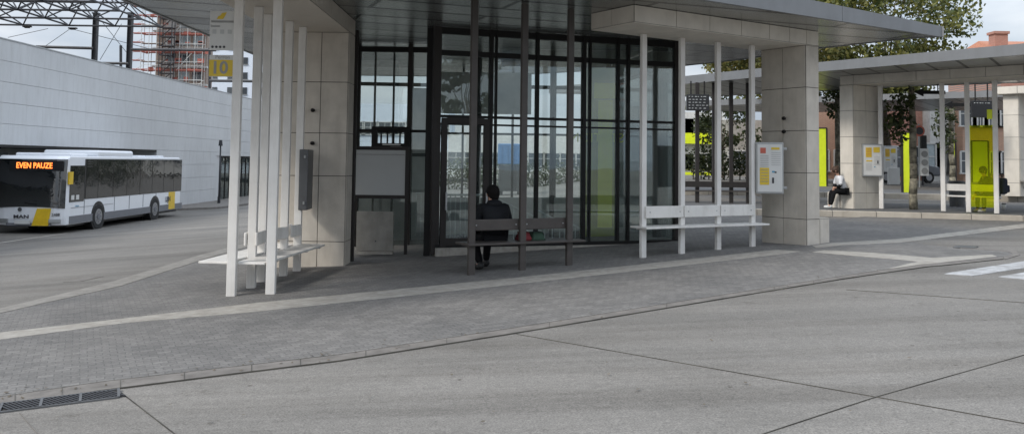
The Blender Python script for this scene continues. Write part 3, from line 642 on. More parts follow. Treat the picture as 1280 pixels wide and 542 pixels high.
def railing(px0, px1, Y0, Y1, ztop, zbot, n, label, drop=0):
    a = P(px0, 250, Y0); b = P(px1, 250, Y1); a.z = b.z = 0
    o = empty('stair_railing', (a.x, a.y, 0)); d = b-a
    r = MB(); r.tube((0, 0, ztop), (d.x, d.y, ztop-drop), .022, n=8); r.tube((0, 0, zbot), (d.x, d.y, zbot-drop), .015, n=8); r.build('handrail', M['white_rail'], o)
    q = MB()
    for i in range(n+1):
        t_ = i/n; q.tube((d.x*t_, d.y*t_, zbot-drop*t_-.1), (d.x*t_, d.y*t_, ztop-drop*t_), .013, n=6)
    q.build('bars', M['white_rail'], o); tag(o, label, 'railing', 'white railings round the stairwell')
railing(557, 612, 17.9, 18.2, 1.08, .12, 9, 'white barred railing behind the glass door')
railing(625, 668, 18.6, 18.9, .95, .15, 5, 'white sloping stair railing just right of the seated person', drop=.35)
railing(672, 700, 18.6, 18.9, .75, .1, 3, 'short white stair railing behind the middle brown bench back', drop=.25)
railing(706, 726, 18.7, 18.9, .55, .1, 3, 'low white stair railing beside the rightmost brown post', drop=.2)
railing(520, 545, 20.8, 20.9, 1.0, .1, 4, 'white railing behind the setback glass left of the door')
# lime panel inside the hall, imitating a pylon reflected in the glass, wording mirrored
def lime_reflection():
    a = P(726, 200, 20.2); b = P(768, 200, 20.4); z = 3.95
    o = empty('pylon_reflection', (a.x, a.y, 0)); w = b.x-a.x
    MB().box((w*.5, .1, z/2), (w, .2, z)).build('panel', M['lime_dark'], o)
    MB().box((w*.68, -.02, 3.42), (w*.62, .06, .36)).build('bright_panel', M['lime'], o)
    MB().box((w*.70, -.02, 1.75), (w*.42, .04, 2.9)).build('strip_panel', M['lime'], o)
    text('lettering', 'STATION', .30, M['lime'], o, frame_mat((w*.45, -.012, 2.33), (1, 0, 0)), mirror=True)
    tag(o, 'tall olive and lime panel imitating a reflection with mirrored STATION lettering in the glass hall', 'panel')
lime_reflection()

# white board on legs and worn cabinet left of the door
def board():
    Y = 17.55
    a = P(441, 187, Y); b = P(506, 244, Y); w = b.x-a.x; h = a.z-b.z; cx = (a.x+b.x)/2; g = zg(cx)
    o = empty('notice_board', (cx, Y, g))
    MB().box((0, 0, (a.z+b.z)/2-g), (w, .04, h)).build('panel', M['board'], o)
    MB().box((0, -.025, a.z-.09-g), (w*.98, .012, .012)).build('groove', M['print'], o)
    f = MB(); zc = (a.z+b.z)/2-g
    for s in (-1, 1): f.box((s*(w/2+.035), 0, zc), (.07, .07, h+.14))
    f.box((0, 0, zc+h/2+.035), (w, .07, .07)); f.box((0, 0, zc-h/2-.035), (w, .07, .07)); f.build('frame', M['darkb'], o)
    for s in (-1, 1): MB().box((s*(w/2+.035), 0, (b.z-.07-g)/2), (.06, .06, b.z-.07-g)).build('leg', M['darkb'], o)
    tag(o, 'blank pale board in a dark frame on legs beside the left stone pillar', 'notice board')
    a = P(446, 264, 17.4); b = P(491, 308, 17.4); w = b.x-a.x
    c = empty('cabinet', ((a.x+b.x)/2, 17.4, zg(b.x)))
    MB().box((0, .06, (a.z-zg(b.x)+.10)/2), (w, .12, a.z-zg(b.x)-.10)).build('door_panel', M['cabinet'], c, bevel=.006)
    MB().box((0, .06, .05), (w*1.0, .14, .05)).build('base', M['strip'], c); MB().box((-w/2-.03, .02, .45), (.025, .03, .2)).build('handle', M['dark'], c)
    MB().tube((.02, -.005, .28), (.02, .01, .28), .014, n=8).build('lock', M['ink'], c)
    tag(c, 'worn beige low cabinet panel under the blank board', 'cabinet')
    # service window in the left wing
    a = P(465, 158, 19.4); b = P(511, 186, 19.4); o = empty('service_window', ((a.x+b.x)/2, 19.5, b.z)); w = b.x-a.x; h = a.z-b.z
    f = MB()
    for s in (-1, 1): f.box((s*(w/2-.05), 0, h/2), (.13, .08, h))
    f.box((0, 0, h-.04), (w-.23, .08, .09)); f.box((0, 0, .06), (w-.23, .08, .12)); f.build('frame', M['dark'], o)
    q = MB()
    for i in range(4): q.box((-w*.3+i*w*.17+.02, .05, h*.5), (.035, .03, h*.6))
    q.build('bars', M['dark'], o); q = MB(); q.box((.02, -.045, .09), (.4, .01, .025)); q.box((.12, -.045, .035), (.25, .01, .03)); q.build('sticker', M['paper'], o)
    tag(o, 'small dark framed service window above the blank board', 'window')
board()
# slatted screen inside the left wing
def screen():
    o = empty('slatted_screen', (-3.2, 20.6, -.15)); s = MB()
    for i in range(5): s.box((-.9+i*.44, 0, 2.22), (.035, .12, 4.44))
    s.build('slats', M['dark'], o); MB().box((.14, .3, .6), (2.3, .04, 1.2)).build('back_panel', M['render'], o)
    MB().box((.14, .0, 2.05), (2.4, .1, .08)).build('rail', M['dark'], o)
    tag(o, 'dark vertical slats behind the setback glass at the left of the hall', 'screen')
screen()

# ---------------------------------------------------------------- people
def skinned(name, verts, edges, rad, material, parent, sub=1, root=0):
    me = bpy.data.meshes.new(name); me.from_pydata([tuple(v) for v in verts], edges, [])
    o = bpy.data.objects.new(name, me); C.objects.link(o)
    sk = o.modifiers.new('skin', 'SKIN'); sk.use_smooth_shade = True
    for i, r in enumerate(rad):
        v = me.skin_vertices[0].data[i]; v.radius = (r, r) if not isinstance(r, tuple) else r; v.use_root = (i == root)
    ss = o.modifiers.new('sub', 'SUBSURF'); ss.levels = sub; ss.render_levels = sub
    bpy.context.view_layer.update()
    m2 = bpy.data.meshes.new_from_object(o.evaluated_get(bpy.context.evaluated_depsgraph_get())); m2.name = name
    bpy.data.objects.remove(o); m2.materials.clear(); m2.materials.append(material)
    for p in m2.polygons: p.use_smooth = True
    o = bpy.data.objects.new(name, m2); C.objects.link(o)
    if parent: o.parent = parent
    return o
def person(loc, rz, label, s=1.0, top='jacket', top_mat=None, legs_mat=None, shoe_mat=None, hair_mat=None, lean=.12, head_turn=(0, 0), arms='lap', knee=(.12, .12), feet=(.0, .0), seat=.46, hood=False, bun=False, sleeve_mat=None, bulk=1.0, armL=None, wide=1.0):
    """seated figure, faces +Y locally, hips above origin at seat height; ground is z=0"""
    o = empty('person', loc, rz); o.scale = (s, s, s)
    hip = Vector((0, .0, seat+.10)); ch = Vector((0, lean*1.0, seat+.38)); nk = Vector((0, lean*1.35, seat+.60)); hd = Vector((head_turn[0], lean*1.5+.03+head_turn[1], seat+.745)); ht = hd+Vector((head_turn[0]*.4, .0, .07))
    V = [hip, Vector((0, lean*.5, seat+.24)), ch, nk-Vector((0, 0, .03)), nk+Vector((0, 0, .05)), hd, ht]
    E = [(0, 1), (1, 2), (2, 3), (3, 4), (4, 5), (5, 6)]; Rr = [(.155, .115), (.13, .10), (.155, .105), (.075, .07), (.052, .052), (.085, .1), (.075, .09)]
    J = {}
    def add(p, prev, r): V.append(Vector(p)); E.append((prev, len(V)-1)); Rr.append(r); return len(V)-1
    for sx in (-1, 1):
        kx = .14 if sx < 0 else .13
        k = knee[0] if sx < 0 else knee[1]; f = feet[0] if sx < 0 else feet[1]
        a = add((sx*.09, .06, seat+.075), 0, .085); b = add((sx*(kx), .43, seat+.06), a, .062); c = add((sx*(kx), .44+f*.5, .28), b, .05); d = add((sx*kx, .44+f, .09), c, .036); e = add((sx*kx*1.1, .57+f, .045), d, .034)
        J['knee%d' % sx] = b; J['leg%d' % sx] = [a, b, c, d, e]
        sh = add((sx*.165*wide, lean*1.1, seat+.525), 2, .06)
        if armL and sx == armL[0]: el, wr = Vector(armL[1]), Vector(armL[2])
        elif arms == 'lap': el, wr = Vector((sx*.235, lean+.06, seat+.27)), Vector((sx*.09, .33, seat+.19))
        elif arms == 'wide': el, wr = Vector((sx*.315, lean+.05, seat+.25)), Vector((sx*.10, .36, seat+.17))
        else: el, wr = Vector((sx*.22, lean+.12, seat+.28)), Vector((sx*.12, .40, seat+.17))
        e1 = add(el, sh, .044); w1 = add(wr, e1, .028)
        dr = (wr-el).normalized(); side = dr.cross(Vector((0, 0, 1))).normalized()
        pm = add(wr+dr*.07, w1, .03)
        for kf in range(4):
            q1 = add(wr+dr*(.115)+side*(kf-1.5)*.021, pm, .0095); q2 = add(V[q1]+dr*(.03+.006*(1.5-abs(kf-1.5)))+Vector((0, 0, -.012)), q1, .008); add(V[q2]+dr*.016+Vector((0, 0, -.022)), q2, .007)
        th_ = add(wr+dr*.045+side*sx*.035, w1, .010); add(V[th_]+dr*.035+side*sx*.012, th_, .008)
        J['arm%d' % sx] = [V[sh].copy(), el.copy(), wr.copy()]
    body = skinned('body', V, E, Rr, M['skin'], o)
    # face details
    fc = Vector(hd); dirf = Vector((head_turn[0]*2, 1, 0)).normalized(); sd_ = Vector((dirf.y, -dirf.x, 0))
    n = MB(); n.ball(fc+dirf*.105+Vector((0, 0, .0)), .017, (1, 1, 1.6)); 
    for s_ in (-1, 1): n.ball(fc+sd_*s_*.088+Vector((0, 0, .0)), .024, (.5, .8, 1.3))
    n.build('face', M['skin'], o, smooth=True)
    n = MB()
    for s_ in (-1, 1): n.ball(fc+dirf*.094+sd_*s_*.033+Vector((0, 0, .025)), .009)
    n.build('eyes', M['ink'], o, smooth=True)
    # clothing
    bk = bulk
    V2 = [hip-Vector((0, 0, .02)), Vector((0, lean*.5, seat+.24)), ch, nk-Vector((0, 0, .03)), nk+Vector((0, 0, .0))]; E2 = [(0, 1), (1, 2), (2, 3), (3, 4)]; R2 = [(.19*bk, .15), (.18*bk, .145*bk), (.19*bk, .14*bk), (.10*bk, .09), (.075*bk, .075)]
    for sx in (-1, 1):
        sh, el, wr = J['arm%d' % sx]; i = len(V2); V2 += [sh, el, wr.lerp(el, .12)]; E2 += [(2, i), (i, i+1), (i+1, i+2)]; R2 += [.085*bk, .068*bk, .045*bk]
    skinned('jacket' if top == 'jacket' else 'shirt', V2, E2, R2, top_mat, o)
    if sleeve_mat:
        for sx in (-1, 1):
            sh, el, wr = J['arm%d' % sx]; skinned('sleeve', [sh.lerp(el, .55), el, wr.lerp(el, .05)], [(0, 1), (1, 2)], [.066*bk, .074*bk, .05], sleeve_mat, o)
    if hood:
        h = MB(); h.ball(nk+Vector((0, -.075, .0)), .11, (1.35, .75, .7)); h.build('hood', top_mat, o, smooth=True)
    V3 = [hip]; E3 = []; R3 = [(.175, .125)]
    for sx in (-1, 1):
        idx = J['leg%d' % sx]; prev = 0
        for kk, r in zip(idx[:4], (.105, .082, .07, .058)):
            V3.append(V[kk]); E3.append((prev, len(V3)-1)); prev = len(V3)-1; R3.append(r)
    skinned('trousers', V3, E3, R3, legs_mat, o)
    for sx in (-1, 1):
        idx = J['leg%d' % sx]; a, b = V[idx[3]], V[idx[4]]
        sh = MB(); sh.ball((a+b)/2+Vector((0, .02, -.025)), .1, (.46, 1.35, .5)); sh.ball(a+Vector((0, -.01, -.02)), .055, (1, 1, 1.1)); sh.build('shoe', shoe_mat, o, smooth=True)
    hr = MB(); hr.ball(fc+Vector((0, -.022, .045)), .118, (.92, 1.02, 1.0)); hr.ball(fc+Vector((0, -.065, -.01)), .088, (1, .7, 1.05))
    if bun: hr.ball(fc+Vector((0, -.09, .13)), .05)
    bmesh.ops.subdivide_edges(hr.bm, edges=hr.bm.edges[:], cuts=1)
    for v in hr.bm.verts: v.co += Vector((random.uniform(-1, 1), random.uniform(-1, 1), random.uniform(-1, 1)))*.004
    hr.build('hair', hair_mat, o, smooth=True)
    return tag(o, label, 'person')
g = G(622, 338)
pm_ = (MP[0]+MP[1])/2; px_ = MP[0].lerp(MP[1], .60)
pp = px_ + nM*.29
person((pp.x, pp.y, zg(pp.x)), math.atan2(uM.y, uM.x)+R(2), 'person with dark hair in a black puffer jacket seen from behind on the brown bench', top_mat=M['jacket'], legs_mat=M['trousers'], shoe_mat=M['shoe'], hair_mat=M['hair'], hood=True, lean=.06, head_turn=(.03, .01), bulk=1.5, arms='wide', wide=1.3, feet=(-.25, .05), seat=.45, s=1.03)
# bags on the bench beside the person
def bag(px, s, dims, material, name, label, hz):
    p = MP[1].lerp(MP[2], s)+nM*.22; o = empty(name, (p.x, p.y, .4725), math.atan2(uM.y, uM.x))
    b = MB().box((0, 0, dims[2]/2), dims); bmesh.ops.subdivide_edges(b.bm, edges=b.bm.edges[:], cuts=3, use_grid_fill=True)
    for v in b.bm.verts: v.co += Vector((random.uniform(-1, 1), random.uniform(-1, 1), 0))*.012; v.co.x *= 1-.25*(v.co.z/dims[2]); v.co.y *= 1-.4*(v.co.z/dims[2])
    b.build('bag_body', material, o, smooth=True)
    hd = MB()
    for i in range(8):
        a0 = math.pi*i/8; a1 = math.pi*(i+1)/8; hd.tube((.06*math.cos(a0), 0, dims[2]-.02+.05*math.sin(a0)), (.06*math.cos(a1), 0, dims[2]-.02+.05*math.sin(a1)), .006, n=6)
    hd.build('handle', M['ink'], o); tag(o, label, 'bag')
bag(0, .16, (.20, .22, .14), M['red_cloth'], 'shopping_bag', 'red bag on the brown bench next to the middle brown post', 0)
bag(0, .42, (.24, .24, .13), M['green_cloth'], 'shopping_bag', 'dark green bag on the brown bench right of the red bag', 0)

# ---------------------------------------------------------------- bus
def bus():
    X1, X0 = 0.0, -2.5; Lb = 11.5; zb = -1.04
    o = empty('bus', (-16.2, 32.0, zb))
    # body shell: white side profile extruded across, with rounded front
    prof = []
    nose = [(0.08, .30), (0.02, .55), (0.0, 1.0), (.02, 1.6), (.05, 2.3), (.10, 2.72), (.28, 2.83)]
    pts = nose+[(Lb-.25, 2.83), (Lb-.05, 2.65), (Lb, 1.2), (Lb, .34)]
    bm = bmesh.new()
    nx = [0, .12, .35, .8, 1.25, 1.7, 2.15, 2.45, 2.58]
    def bulge(x, y):  # rounds the front corners in plan
        t_ = min(1, abs(x+1.28)/1.28); return y + (.14*t_**5 if y < 1.0 else 0)
    def bulge2(x, y): return bulge(x, y) - (.22*(abs(x+1.25)/1.25)**6 if y > Lb-.3 else 0)
    rows = [[bm.verts.new((-x, bulge2(-x, y), z)) for (y, z) in pts] for x in nx]
    for i in range(len(nx)-1):
        for j in range(len(pts)): bm.faces.new((rows[i][j], rows[i+1][j], rows[i+1][(j+1) % len(pts)], rows[i][(j+1) % len(pts)]))
    bm.faces.new(rows[0]); bm.faces.new(rows[-1][::-1])
    s = MB(); s.bm.free(); s.bm = bm; s.build('body', M['bus_white'], o, bevel=.05)
    # grey skirt
    sk = MB(); sk.span((.012, .45, .34), (-.02, Lb-.01, .62)); sk.span((-2.48, .45, .34), (-2.512, Lb-.01, .62)); sk.build('skirt', M['bus_grey'], o)
    # windscreen (black), curved
    w = MB(); xs = [.008+i*(-2.596/20) for i in range(21)]
    def fy(z):
        for i in range(len(nose)-1):
            if nose[i][1] <= z <= nose[i+1][1]:
                t_ = (z-nose[i][1])/(nose[i+1][1]-nose[i][1]); return nose[i][0]*(1-t_)+nose[i+1][0]*t_
        return .5
    zs = [.98, 1.15, 1.4, 1.6, 1.9, 2.2, 2.5, 2.70]
    vv = [[w.bm.verts.new((x, bulge(x, fy(z))-.02, z-(.0 if k else -.06*(abs(x+1.25)/1.25)**2*(-1)) )) for k, z in enumerate(zs)] for x in xs]
    for i in range(20):
        for j in range(len(zs)-1): w.bm.faces.new((vv[i][j], vv[i+1][j], vv[i+1][j+1], vv[i][j+1]))
    ws = w.build('windscreen', M['black_glass'], o, smooth=True)
    # dashboard glimpses and wipers
    wi = MB(); wi.bar((-.95, -.02, 1.06), (-1.9, .02, 1.18), .03); wi.bar((-.3, .1, 1.08), (-1.1, -.02, 1.20), .03); wi.build('wiper', M['dark'], ws)
    # destination display
    y = fy(2.47)-.045
    dp = MB().box((-1.05, y+.02, 2.46), (1.95, .04, .36)); dd = dp.build('display', M['black'], o)
    text('display_lettering', 'EVEN PAUZE', .29, M['led'], dd, frame_mat((-1.12, y-.006, 2.46), (1, 0, 0)), ext=.003, sx=.80, bold=.004)
    # bumper line, grille, lights, plate, yellow slanted block
    MB().prism([(-1.12, 0), (-.52, 0), (-.44, .62), (-.94, .62)], 0, .03).xform(Matrix.Translation((0, 0, .30)) @ Matrix.Rotation(R(90), 4, 'X')).xform(Matrix.Translation((0, .015, 0))).build('yellow_block', M['bus_yellow'], o)
    text('badge_lettering', 'MAN', .17, M['ink'], o, frame_mat((-1.50, -.02, .62), (1, 0, 0)), ext=.01, sx=1.5, bold=.003)
    bd = MB(); bd.tube((-1.55, -.02, .88), (-1.55, -.05, .88), .07, n=16); bd.build('emblem', M['case_dark'], o)
    text('fleet_number', '2488', .14, M['ink'], o, frame_mat((-.28, .03, .70), (.94, .35, 0)), ext=.01)
    MB().box((-1.45, -.02, .42), (.55, .03, .12)).build('number_plate', M['paper'], o)
    for sx in (-.32, -2.18):
        h = MB().box((sx, .045, .47), (.40, .06, .15), R(14 if sx > -1 else -14)); hl = h.build('headlight', M['case'], o, bevel=.02)
    MB().box((-1.25, .06, .34), (1.6, .08, .10)).build('bumper_grille', M['bus_grey'], o)
    # side glazing band (nearly flush black glass) split in panes
    ys = [.38, 1.55, 1.60, 2.6, 3.9, 5.2, 6.5, 7.8, 9.1, 10.3, Lb-.18]
    dw = MB().span((.016, .40, 1.13), (-.01, 1.50, 2.48)); dwo = dw.build('driver_window', M['black_glass'], o, bevel=.01)
    for i in range(2, len(ys)-1):
        MB().span((.016, ys[i]+.02, 1.22), (-.01, ys[i+1]-.02, 2.70)).build('side_window', M['black_glass'], o)
    bn = MB().span((.010, 1.52, 1.20), (-.02, Lb-.15, 2.72)); bn.build('window_band', M['black'], o)
    for i in range(3): MB().box((.022, 1.85, 2.62-.09*i), (.02, .42, .04)).build('vent', M['black'], o)
    MB().box((.05, .36, 2.02), (.05, .30, .46)).build('sun_blind', M['bus_yellow'], o)
    for k, x in enumerate((.62, .98)): MB().box((.024, x, 1.30), (.01, .22, .17)).build('sticker', M['paper'], o)
    # yellow stripe with lettering at the rear
    MB().span((.019, 9.80, .38), (-.01, 10.55, 1.19)).build('yellow_stripe', M['bus_yellow'], o)
    text('side_lettering', 'LIJN', .34, M['ink'], o, frame_mat((.024, 9.7, .86), (0, 1, 0)), ext=.003, bold=.004)
    # panel joints of side
    j = MB()
    for yy in (1.55, 4.1, 5.5, 6.9, 8.3): j.span((.014, yy, .64), (0, yy+.02, 1.19))
    j.span((.014, .55, .92), (0, 4.0, .93)); j.build('panel_gap', M['bus_grey'], o)
    text('side_note', 'reizen', .11, M['blue'], o, frame_mat((.018, 1.0, .98), (0, 1, 0)), ext=.002)
    # wheels
    for yy, tr in ((2.72, 0), (8.2, 1)):
        for x in (.0, -2.5):
            a = MB().tube((x+(.008 if x == 0 else -.008), yy, .50), (x-(.35 if x == 0 else -.35), yy, .50), .58, n=28); wa = a.build('wheel_arch', M['black'], o)
            a = MB(); e = .022 if x == 0 else -.022
            a.tube((x+e, yy, .48), (x-e*12, yy, .48), .48, n=30); wh = a.build('wheel', M['rubber'], o, bevel=.02)
            r = MB(); r.tube((x+e*1.3, yy, .48), (x+e*.6, yy, .48), .30, n=24); rr = r.build('rim', M['rim'], wh)
            r = MB(); r.tube((x+e*2.4, yy, .48), (x+e, yy, .48), .12, n=14)
            for k in range(8): r.tube((x+e*1.8, yy+.2*math.cos(k*.785), .48+.2*math.sin(k*.785)), (x+e, yy+.2*math.cos(k*.785), .48+.2*math.sin(k*.785)), .028, n=8)
            r.build('hub', M['bus_grey'], wh)
    # roof units
    r = MB().box((-1.15, 4.3, 2.94), (2.2, 3.2, .26)); r.build('air_conditioner', M['bus_white'], o, bevel=.1, seg=4)
    r = MB().box((-1.25, 1.5, 2.87), (2.1, 1.3, .14)); r.build('front_roof_fairing', M['bus_white'], o, bevel=.06)
    r = MB().box((-1.0, 7.6, 2.86), (1.2, .8, .08)); r.box((-1.0, 9.4, 2.86), (1.5, .6, .08)); r.build('roof_hatch', M['bus_white'], o, bevel=.03)
    # underbody
    MB().span((-.15, .6, .22), (-2.35, Lb-.3, .36)).build('underbody', M['black'], o)
    tag(o, 'white and yellow city bus with an orange EVEN PAUZE display parked by the white wall', 'bus')
bus()

# ---------------------------------------------------------------- white wall building on the left
def left_building():
    X = -19.0; o = empty('white_building', (X, 45, -1.0))
    zt, zo = 6.1+1.0, 2.18+1.0
    y0, ye, y1 = 14-45, 47.2-45, 92-45
    p = MB(); rows = 5; h = (zt-zo)/rows
    for k in range(rows):
        z0 = zo+k*h
        yy = y0; i = 0
        while yy < y1:
            p.span((0, yy+.0012, z0+.006), (-.08, min(yy+1.2, y1)-.0012, z0+h-.006)); yy += 1.2
    base = MB(); yy = ye; doors = ((57.6-45, 69.5-45),)
    while yy < y1:
        yn = yy+1.2
        for k in range(4):
            z0 = .04+k*(zo-.04)/4
            z1 = .04+(k+1)*(zo-.04)/4
            if not (yn > doors[0][0] and yy < doors[0][1] and k < 4): p.span((0, yy+.003, z0+.006), (-.08, yn-.003, z1-.006))
            elif k == 3 : p.span((0, yy+.003, 2.95), (-.08, yn-.003, z1-.006))
        yy = yn
    p.build('facade_panels', M['wall'], o)
    MB().span((-.085, y0, zo), (-12, y1, zt-.02)).build('upper_volume', M['wall'], o)
    MB().span((-.085, ye, 0), (-3, doors[0][0], zo)).build('wall', M['wall'], o)
    MB().span((-.085, doors[0][1], 0), (-3, y1, zo)).build('wall', M['wall'], o)
    MB().span((-3.0, y0, 0), (-12, ye, zo)).build('recess_wall', M['board'], o)
    MB().span((-1.0, y0+2, 1.9), (-2.9, y0+21, 2.9)).build('recess_panel', M['bus_grey'], o)
    MB().span((-.02, y0, zo-.10), (-3, ye, zo-.002)).build('recess_soffit', M['dark'], o)
    MB().span((.02, y0, zt), (-12, y1, zt+.05)).build('coping', M['case'], o)
    # glazed doors
    d0, d1 = doors[0]
    f = MB(); n = 13
    for i in range(n+1):
        y = d0+(d1-d0)*i/n; f.span((-.25, y-.05, 0), (-.35, y+.05, 2.9))
    f.span((-.25, d0, 2.8), (-.35, d1, 2.95)); f.build('door_frame', M['dark'], o)
    MB().span((-.29, d0, .05), (-.31, d1, 2.8)).build('door_glass', M['glass'], o)
    MB().span((-2.2, d0, .0), (-2.3, d1, 2.9)).build('inner_wall', M['window_pale'], o)
    tag(o, 'long low white panelled building with a recess behind the bus and glazed doors', 'building')
    # pavement along it
    pv = MB().prism([(-18.5, 46.5), (-16.3, 49.5), (-15.5, 60), (-15.5, 95), (-22, 95), (-22, 46.5)], -1.04, -.93); po = pv.build('pavement_kerb', M['kerb'], None); tag(po, kind='structure')
left_building()
def street_lamp(px, pyb, pyt, label, group='street lamps', zb=None):
    g = G(px, pyb); Z = g.y; zt = P(px, pyt, Z).z
    o = empty('street_lamp', g); 
    MB().tube((0, 0, 0), (0, 0, zt-g.z-.3), .06, .045, n=10).build('pole', M['steel'], o, smooth=True)
    MB().tube((0, 0, 0), (0, 0, .5), .09, n=10).build('base', M['steel'], o)
    h = MB(); h.tube((0, 0, zt-g.z-.35), (0, 0, zt-g.z), .13, .09, n=12); h.build('lantern', M['steel'], o)
    tag(o, label, 'street lamp')
street_lamp(273.5, 256, 175, 'slim black street lamp in front of the white building beside its glazed doors')

# ---------------------------------------------------------------- station truss behind the wall
def truss():
    Y = 78.0; Y2 = 81.5; o = empty('roof_truss', (-45, Y, 12))
    a = P(-40, 31, Y); b = P(200, 32, Y)
    z0 = P(80, 32, Y).z; z1 = P(80, 9, Y).z; x0, x1 = a.x-20, P(204, 32, Y).x
    O = Vector((-45, Y, 12))
    mb = MB(); dx = 4.1; n = 14; rows = 5; H_ = 1.75
    Bn = lambda i, j: Vector((x1-.2-i*dx, Y-j*4.1, z0)); Tn = lambda i, j: Vector((x1-.2-(i+.5)*dx, Y-(j+.5)*4.1, z0+H_))
    for i in range(n):
        for j in range(rows):
            b = Bn(i, j)-O; t_ = Tn(i, j)-O
            mb.tube(b, Bn(i+1, j)-O, .085, n=6); mb.tube(t_, Tn(i+1, j)-O, .09, n=6)
            if j < rows-1: mb.tube(b, Bn(i, j+1)-O, .08, n=6); mb.tube(t_, Tn(i, j+1)-O, .08, n=6)
            for q in (Bn(i, j), Bn(i+1, j), Bn(i, j+1), Bn(i+1, j+1)): mb.tube(t_, q-O, .06, n=6)
    mb.build('lattice', M['steel'], o)
    tag(o, 'dark steel lattice truss spanning above the white building at upper left', 'roof truss')
    for px, pt, l in ((118.5, 17, 'left dark steel column carrying the lattice truss'), (162, 17, 'right dark steel column carrying the lattice truss')):
        p = P(px, 60, Y+.5); zt = P(px, pt, Y+.5).z; c = empty('truss_column', (p.x, p.y, 0))
        m_ = MB(); 
        for s in (-1, 1): m_.box((s*.17, 0, zt/2), (.06, .4, zt))
        m_.box((0, 0, zt/2), (.3, .08, zt)); m_.build('shaft', M['steel'], c); tag(c, l, 'steel column', 'steel columns of the lattice truss')
        MB().box((0, 0, zt), (.55, .55, .12)).build('head_plate', M['steel'], c)
    def bar(name, p, q, r, label, cat='overhead beam', group='overhead line beams'):
        c = MB().tube(Vector((0, 0, 0)), q-p, r, n=8).build(name, M['steel'], None); c.location = p; tag(c, label, cat, group)
    bar('overhead_beam', P(45, 58.5, Y), P(116, 60.5, Y), .13, 'upper left horizontal overhead beam reaching the left steel column')
    bar('overhead_beam', P(121, 79, Y), P(160, 79.5, Y), .12, 'horizontal overhead beam between the two steel columns')
    bar('overhead_beam', P(164, 62, Y), P(270, 63, Y), .12, 'overhead beam running right from the right steel column past the scaffolding')
    bar('overhead_beam', P(262, 101, Y), P(345, 102, Y), .12, 'overhead beam in front of the pale apartment block')
    for i, (p0, p1, l) in enumerate((((10, 47), (60, 36), 'wire slanting above the white wall at far left'), ((55, 59), (88, 36), 'wire from the overhead beam up to the insulator'), ((92, 37), (190, 62), 'wire running right behind the steel columns'), ((125, 75), (152, 30), 'wire crossing between the steel columns rising right'), ((128, 28), (160, 68), 'wire crossing between the steel columns falling right'))):
        bar('overhead_wire', P(*p0, Y+1), P(*p1, Y+1), .025, l, 'wire', 'overhead wires')
    bar('catenary_post', P(151, 88, Y+8), P(151, 57, Y+8), .14, 'thin overhead line post between the two steel columns', 'post', 'overhead line posts')
    bar('catenary_post', P(262, 118, Y+8), P(262, 60, Y+8), .13, 'thin overhead line post right of the scaffolded tower', 'post', 'overhead line posts')
    for px, py, l in ((34, 33.5, 'left platform lamp hanging under the lattice truss'), (91, 35.5, 'right platform lamp hanging under the lattice truss')):
        p = P(px, py, Y-.3); q = MB().box((0, 0, 0), (.75, .3, .12)); q.box((0, 0, -.09), (.45, .2, .1)); oo = q.build('platform_lamp', M['dark'], None, bevel=.03); oo.location = p; tag(oo, l, 'lamp', 'lamps under the lattice truss')
truss()

